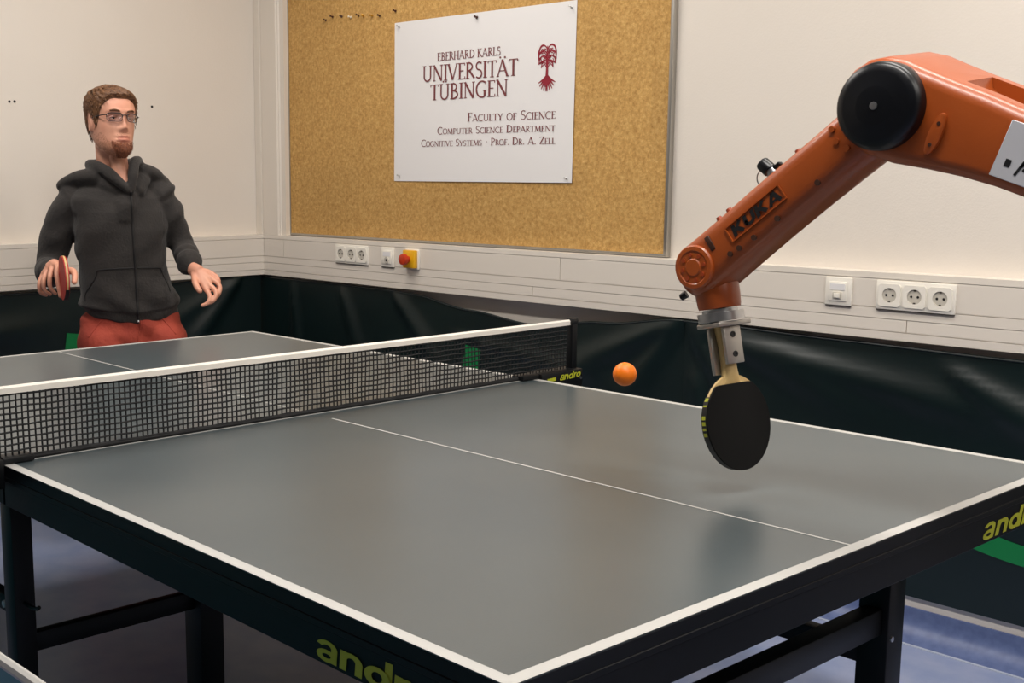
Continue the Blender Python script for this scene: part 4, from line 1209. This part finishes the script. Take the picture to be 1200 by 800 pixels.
# ---- eyes, brows, glasses, hair, beard ----------------------------------
for s_ in (-1, 1):
    c = hw_(Vector((s_ * 0.032, 0.0660, 0.0105)))
    e = local(MB().sphere(c, 0.0112, 18, 12)).build('eye', 'eye_white', person, smooth=True)
    fwd = (hw_(Vector((s_ * 0.031, 0.08, 0.0105))) - c).normalized()
    local(MB().sphere(c + fwd * 0.0075, 0.0056, 14, 8)).build('iris', 'iris', e, smooth=True)
    g = MB()      # upper lid
    g.tube([hw_(Vector((s_ * (0.031 + 0.0135 * k), 0.0775 - 0.006 * k * k, 0.0160 - 0.005 * k * k))) for k in [-1 + 0.25 * i for i in range(9)]], [0.0036] * 9, 8)
    g.tube([hw_(Vector((s_ * (0.031 + 0.0135 * k), 0.0765 - 0.006 * k * k, 0.0040 + 0.003 * k * k))) for k in [-1 + 0.25 * i for i in range(9)]], [0.0028] * 9, 8)
    local(g).build('eyelid', 'skin', person, smooth=True)
    g = MB()
    g.tube([hw_(head_pt(0.036 - 0.003 * k * k + 0.001 * k, s_ * (0.36 + 0.21 * k), 0.002)) for k in [-1 + 0.25 * i for i in range(9)]], [0.0022 + 0.0015 * (1 - abs(k)) for k in [-1 + 0.25 * i for i in range(9)]], 8)
    local(g).build('eyebrow', 'hair', person, smooth=True)
gl = MB()
def gpt(x, z, dy=0.0):
    return hw_(Vector((x, 0.1015 - 6.0 * x * x + dy, z)))
for s_ in (-1, 1):
    lo_ = []
    for i in range(28):
        t = 2 * PI * i / 28
        c, q = math.cos(t), math.sin(t)
        lo_.append((s_ * 0.0345 + 0.0255 * math.copysign(abs(c) ** 0.55, c), 0.0105 + 0.0148 * math.copysign(abs(q) ** 0.6, q)))
    gl.tube([gpt(x, z) for x, z in lo_[0:15]], 0.0019, 8)
    gl.tube([gpt(x, z) for x, z in lo_[14:] + lo_[:1]], 0.0009, 6)
    gl.tube([gpt(s_ * 0.060, 0.019), hw_(Vector((s_ * 0.072, 0.068, 0.018))), hw_(Vector((s_ * 0.0775, 0.03, 0.016))), hw_(Vector((s_ * 0.0785, -0.004, 0.012)))], 0.0019, 8)
gl.tube([gpt(-0.010, 0.017), gpt(0.0, 0.0195, 0.002), gpt(0.010, 0.017)], 0.0019, 8)
glo = local(gl).build('glasses', 'glasses', person, smooth=True)
for s_ in (-1, 1):
    g = MB()
    pts = []
    for i in range(28):
        t = 2 * PI * i / 28
        c, q = math.cos(t), math.sin(t)
        pts.append((s_ * 0.0345 + 0.0248 * math.copysign(abs(c) ** 0.55, c), 0.0105 + 0.0141 * math.copysign(abs(q) ** 0.6, q)))
    g.rings([[gpt(x, z, 0.0006) for x, z in pts], [gpt(x, z, -0.0008) for x, z in pts]])
    local(g).build('lens', 'lens', glo)
# hair shell over the skull: short sides, a little longer and swept on top
def hairline(t):
    a = abs(math.degrees(t))
    return interp([(0, 0.078), (22, 0.079), (36, 0.070), (50, 0.056), (60, 0.034), (68, -0.002), (76, -0.022), (84, 0.022), (100, 0.020), (112, -0.030), (135, -0.060), (180, -0.066)], a)
g = MB()
NA, NH = 120, 34
hr = random.Random(3)
rs = []
for i in range(NH + 1):
    v = i / NH
    ring = []
    for j in range(NA):
        t = -PI + 2 * PI * j / NA
        z0 = hairline(t)
        z = z0 + (0.1178 - z0) * (1 - (1 - v) ** 1.35)
        grow_ = sm(v / 0.16)
        top_ = sm((z - 0.03) / 0.07)
        th_ = (0.0035 + 0.0105 * top_ + 0.004 * sm((abs(t) - 1.3) / 0.8)) * grow_ + 0.0006
        th_ += grow_ * 0.0020 * math.sin(17 * t + 9 * z * 40 + 2 * math.sin(5 * t)) * (0.4 + top_)
        p = head_pt(z, t, th_)
        if top_ > 0:
            p.y += 0.006 * top_ * grow_ * gs(t, 1.1)
        ring.append(hw_(p))
    rs.append(ring)
g.rings(rs)
ho = local(g).build('hair', 'hair', person, smooth=True)
g = MB()
for k in range(620):
    t = hr.uniform(-PI, PI)
    z0 = hairline(t)
    v = hr.random() ** 0.8
    z = z0 + (0.112 - z0) * v
    top_ = sm((z - 0.03) / 0.07)
    base = 0.003 + 0.0085 * top_
    ln = 0.014 + 0.014 * top_
    dt = hr.uniform(-0.05, 0.05) + 0.10 * top_
    dz = -ln * (1 - top_) + hr.uniform(-0.003, 0.003)
    zz = min(0.1165, max(-0.07, z + dz))
    p0 = hw_(head_pt(z, t, base * min(1, v * 6 + 0.2)))
    p1 = hw_(head_pt((z + zz) / 2, t + dt * 0.6, base + 0.004))
    p2 = hw_(head_pt(zz, t + dt * 1.4, base + 0.0045 + 0.002 * hr.random()))
    g.tube([p0, p1, p2], [0.0016, 0.0014, 0.0005], 5, ends=False)
local(g).build('hair_strands', 'hair', ho, smooth=True, kind='stuff')
# chin beard and faint moustache
g = MB()
NB, NV = 40, 20
rs = []
for i in range(NV + 1):
    v = i / NV
    ring = []
    for j in range(NB + 1):
        s_ = -1 + 2 * j / NB
        t = s_ * 0.66
        zt = -0.0740 - 0.012 * sm((abs(s_) - 0.25) / 0.5) + 0.0012 * math.sin(23 * s_) + 0.0010 * math.sin(41 * s_)
        z = zt + (-0.1165 - zt) * v
        th_ = 0.0070 * sm((1 - abs(s_)) / 0.60) * sm(v / 0.22) * (0.7 + 0.6 * v) - 0.0004
        th_ += 0.0012 * math.sin(31 * s_ + 11 * v) * sm(v / 0.14) * sm((1 - abs(s_)) / 0.3)
        p = head_pt(z, t, th_)
        p.z -= 0.006 * v * v * sm((1 - abs(s_)) / 0.4)
        ring.append(hw_(p))
    rs.append(ring)
g.rings(rs, closed=False)
rs2 = [[hw_(head_pt(min(-0.0665, -0.0765 - 0.04 * i / NV), (-1 + 2 * j / NB) * 0.64, -0.004)) for j in range(NB + 1)] for i in range(NV + 1)]
k0 = len(g.v)
g.rings(rs2, closed=False)
be = local(g).build('beard', 'beard', person, smooth=True)
g = MB()
for k in range(320):
    s_ = hr.uniform(-1, 1)
    v = hr.random()
    t = s_ * 0.64
    zt = -0.0765 + 0.010 * s_ * s_
    z = zt + (-0.1165 - zt) * v
    p0 = hw_(head_pt(z, t, 0.003))
    p2 = hw_(head_pt(max(-0.1178, z - 0.008), t * 1.02, 0.010)) - Vector((0, 0, 0.004 * v))
    g.tube([p0, (p0 + p2) / 2 + Vector((0, 0, 0.001)), p2], [0.0009, 0.0008, 0.0003], 4, ends=False)
local(g).build('beard_strands', 'beard', be, smooth=True, kind='stuff')
# ---- hoodie ---------------------------------------------------------------
h = MB()
loft(h, [(0.012, 0.0, 0.782, 0.150, 0.105), (0.012, 0.0, 0.790, 0.172, 0.122), (0.010, 0.002, 0.815, 0.176, 0.126), (0.006, 0.004, 0.845, 0.180, 0.130), (0.000, 0.008, 0.89, 0.176, 0.130), (-0.013, 0.014, 0.96, 0.158, 0.124), (-0.018, 0.020, 1.04, 0.160, 0.126),
         (-0.020, 0.026, 1.12, 0.168, 0.128), (-0.022, 0.030, 1.19, 0.172, 0.120), (-0.026, 0.028, 1.235, 0.168, 0.108), (-0.028, 0.020, 1.265, 0.150, 0.092), (-0.030, 0.004, 1.295, 0.125, 0.066), (-0.032, -0.012, 1.325, 0.085, 0.052), (-0.034, -0.018, 1.335, 0.05, 0.03)], YAW_T, 48)
for A, k in ((ARM_L, 0.0), (ARM_R, 0.004)):
    pts = catmull(A, 7)
    n = len(pts)
    rad = []
    for i in range(n):
        s_ = i / (n - 1)
        r_ = 0.0600 - 0.0150 * sm(s_ / 0.7) + k
        r_ += 0.0022 * math.sin(30 * s_) * (s_ > 0.25) + 0.0035 * math.sin(52 * s_ + 1) * sm((s_ - 0.45) / 0.2) * (1 - sm((s_ - 0.85) / 0.1))
        if s_ > 0.93:
            r_ = 0.0385
        rad.append(r_)
    h.tube(pts, rad, 22)
# shoulders sloping into the neck
h.tube([(-0.188, 0.012, 1.230), (-0.145, 0.010, 1.264), (-0.10, 0.0, 1.300), (-0.07, -0.01, 1.325)], [0.066, 0.056, 0.050, 0.042], 20)
h.tube([(0.132, 0.010, 1.235), (0.098, 0.006, 1.272), (0.060, -0.006, 1.305), (0.03, -0.015, 1.325)], [0.066, 0.055, 0.048, 0.040], 20)
# collar: two flaps meeting at the zip, hood folded on the back and over the shoulder
h.tube(catmull([(0.016, 0.150, 1.262), (-0.020, 0.146, 1.298), (-0.060, 0.122, 1.332), (-0.098, 0.075, 1.352), (-0.118, 0.010, 1.356), (-0.095, -0.055, 1.358)], 5), [0.010, 0.012, 0.014, 0.015, 0.016, 0.017, 0.018, 0.019] + [0.021] * 18, 14)
h.tube(catmull([(0.022, 0.150, 1.262), (0.030, 0.142, 1.315), (0.036, 0.118, 1.362), (0.046, 0.070, 1.368), (0.048, 0.010, 1.368), (0.02, -0.055, 1.362), (-0.04, -0.078, 1.36), (-0.095, -0.055, 1.358)], 5), [0.011, 0.013, 0.015, 0.016, 0.017] + [0.019] * 31, 14)
h.tube(catmull([(-0.085, 0.085, 1.314), (-0.135, 0.055, 1.312), (-0.185, 0.020, 1.296), (-0.230, -0.005, 1.276)], 4), [0.026, 0.029, 0.030, 0.030, 0.030, 0.030, 0.029, 0.028, 0.027, 0.026, 0.024, 0.021, 0.016], 18, flat=1.6)
h.tube(catmull([(0.052, 0.060, 1.338), (0.085, 0.030, 1.325), (0.118, 0.005, 1.305), (0.150, 0.0, 1.285)], 4), [0.026, 0.028, 0.029, 0.030, 0.030, 0.030, 0.030, 0.029, 0.028, 0.027, 0.026, 0.022, 0.018], 18, flat=1.5)
h.sphere((-0.05, -0.125, 1.27), 0.11, 24, 16, (1.1, 0.55, 0.75))
h.tube([(0.02, 0.112, 1.262), (0.0, 0.110, 1.225), (-0.01, 0.10, 1.17)], [0.030, 0.05, 0.06], 16)
h.tube([(-0.01, 0.108, 1.262), (-0.06, 0.090, 1.290), (-0.10, 0.055, 1.305)], [0.034, 0.036, 0.036], 16)
h.tube([(0.04, 0.108, 1.262), (0.06, 0.075, 1.300), (0.065, 0.04, 1.315)], [0.028, 0.03, 0.03], 16)
def wrinkle(me):
    me.update()
    nrm = [v.normal.copy() for v in me.vertices]
    for v in me.vertices:
        q = to_ud(v.co)
        u, d, z = q
        a = 0.0
        a += 0.0046 * math.sin(46 * z + 16 * u + 3 * math.sin(9 * u)) * sm((0.98 - z) / 0.12) * sm((z - 0.81) / 0.04)
        a += 0.0036 * math.sin(30 * (u - 0.03) - 34 * (z - 1.1)) * sm((z - 0.98) / 0.08) * (1 - sm((z - 1.24) / 0.04))
        a += 0.0030 * math.sin(60 * z - 40 * u + 30 * d) * (1 if abs(u + 0.02) > 0.15 else 0.2)
        a += 0.0016 * math.sin(85 * u + 22 * z) * sm((0.84 - z) / 0.06) 
        # rib hem
        a -= 0.006 * sm((0.835 - z) / 0.01) * sm((z - 0.70) / 0.05) * (1 if abs(u - 0.01) < 0.21 else 0)
        v.co += nrm[v.index] * a
        # hem rises at the sides and dips at the zip
        if z < 0.90 and abs(u) < 0.24:
            v.co.z += -0.006 + 0.026 * min(1.0, abs(u - 0.035) / 0.17) * (1 - sm((z - 0.80) / 0.10)) * 1.0
hood = grow(h, 'hoodie', ['hoodie'], person, 0.0055, 3, 0.5, wrinkle)
hood['label'] = 'charcoal zip hoodie'
# things sewn on: follow the hoodie front by ray casting on the built surface
from mathutils.bvhtree import BVHTree
bv = BVHTree.FromPolygons([pw(to_ud(v.co)) for v in hood.data.vertices], [tuple(p.vertices) for p in hood.data.polygons])
def front(u, z, off=0.0):
    o_ = pw((u, 0.6, z))
    hit = bv.ray_cast(o_, -PT)
    p = hit[0] if hit[0] else pw((u, 0.12, z))
    return p + PT * off
g = MB()
zp = [front(0.022 + 0.010 * sm((1.25 - z) / 0.5), z, 0.001) for z in [1.262 - 0.472 * i / 60 for i in range(61)]]
g.tube(zp, 0.0042, 8)
zo = g.build('zip', 'zip', hood, smooth=True)
MB().sphere(zp[-2] + PT * 0.004, 0.0055, 12, 8).build('zip_slider', 'steel', zo, smooth=True)
for pts in ([(-0.105, 0.985), (-0.115, 0.955), (-0.135, 0.925), (-0.150, 0.90), (-0.152, 0.875)], [(0.118, 0.985), (0.128, 0.955), (0.142, 0.925), (0.150, 0.90)], [(-0.104, 0.986), (-0.06, 0.990), (0.0, 0.992), (0.025, 0.992)], [(0.035, 0.992), (0.08, 0.99), (0.117, 0.986)]):
    q = catmull([(a, 0, b_) for a, b_ in pts], 6)
    MB().tube([front(p.x, p.z, 0.0006) for p in q], 0.0024, 6).build('pocket_seam', 'zip', hood, smooth=True)
# ---- trousers -------------------------------------------------------------
t_ = MB()
loft(t_, [(0.012, 0.0, 0.865, 0.140, 0.092), (0.012, 0.0, 0.85, 0.165, 0.108), (0.012, 0.0, 0.80, 0.172, 0.114), (0.010, 0.0, 0.75, 0.172, 0.118), (0.010, 0.0, 0.71, 0.170, 0.114), (0.018, 0.0, 0.68, 0.16, 0.09)], YAW_T, 44)
for Lg in (LEG_A, LEG_B):
    pts = catmull(Lg, 10)
    n = len(pts)
    t_.tube(pts, [0.100 - 0.034 * sm(i / (n - 1) / 0.8) + 0.002 * math.sin(i * 2.1) for i in range(n)], 24)
def crease(me):
    nrm = [v.normal.copy() for v in me.vertices]
    for v in me.vertices:
        u, d, z = to_ud(v.co)
        v.co += nrm[v.index] * (0.0035 * math.sin(70 * z + 22 * abs(u - 0.03) + 4 * math.sin(12 * u)) * sm((0.83 - z) / 0.05) * (1 - sm((0.62 - z) / 0.05)) + 0.003 * math.sin(40 * z + 20 * u))
tr = grow(t_, 'trousers', ['trousers'], person, 0.006, 3, 0.5, crease)
tr['label'] = 'brick red trousers'
bv2 = BVHTree.FromPolygons([pw(to_ud(v.co)) for v in tr.data.vertices], [tuple(p.vertices) for p in tr.data.polygons])
def tfront(u, z, off=0.0):
    hit = bv2.ray_cast(pw((u, 0.6, z)), -PT)
    return (hit[0] if hit[0] else pw((u, 0.1, z))) + PT * off
MB().tube([tfront(0.04 - 0.01 * sm((0.79 - z) / 0.06), z, 0.0005) for z in [0.80 - 0.10 * i / 16 for i in range(17)]], 0.0028, 6).build('fly_seam', 'trousers', tr, smooth=True)
for s0, s1 in (((-0.10, 0.80), (-0.145, 0.745)), ((0.12, 0.80), (0.165, 0.745))):
    MB().tube([tfront(s0[0] + (s1[0] - s0[0]) * i / 8, s0[1] + (s1[1] - s0[1]) * i / 8, 0.0005) for i in range(9)], 0.0026, 6).build('pocket_edge', 'trousers', tr, smooth=True)
# ---- shoes ---------------------------------------------------------------
for Lg, yw in ((LEG_A, math.radians(5)), (LEG_B, math.radians(35))):
    ax_, ay_ = Lg[2][0], Lg[2][1]
    c, s_ = math.sin(yw), math.cos(yw)
    prof = [(-0.085, 0.020, 0.035), (-0.078, 0.032, 0.07), (-0.05, 0.038, 0.105), (0.0, 0.040, 0.10), (0.05, 0.045, 0.075), (0.10, 0.048, 0.055), (0.145, 0.044, 0.044), (0.172, 0.030, 0.034), (0.180, 0.012, 0.022)]
    g = MB()
    g.rings([[(ax_ + a * c + hw2 * math.cos(t) * s_, ay_ + a * s_ - hw2 * math.cos(t) * c, 0.014 + ht * 0.5 * (1 + math.copysign(abs(math.sin(t)) ** 0.7, math.sin(t)))) for t in [2 * PI * j / 20 for j in range(20)]] for a, hw2, ht in prof])
    so = local(g).build('shoe', 'shoe', person, smooth=True)
    g = MB()
    g.rings([[(ax_ + a * c + sg * (hw2 + 0.003) * s_, ay_ + a * s_ - sg * (hw2 + 0.003) * c, zz) for sg, zz in ((-1, 0.0), (1, 0.0), (1, 0.018), (-1, 0.018))] for a, hw2, ht in prof])
    local(g).build('sole', 'line_white', so, bevel=0.002)
# ---- the player's bat ------------------------------------------------------
axw = (-(PR * BH.x + PT * BH.y) - Vector((0, 0, BH.z))).normalized()
nrw = Vector((0, 0, 1)).cross(axw).normalized()
acw = axw.cross(nrw).normalized()
bw = pw(BC) - axw * (0.094 + 0.079)
bat('table_tennis_bat', 'red bat seen edge-on in the right hand of the person', bw, axw, acw, nrw, 'rubber_red', 'rubber_red', 'bats')
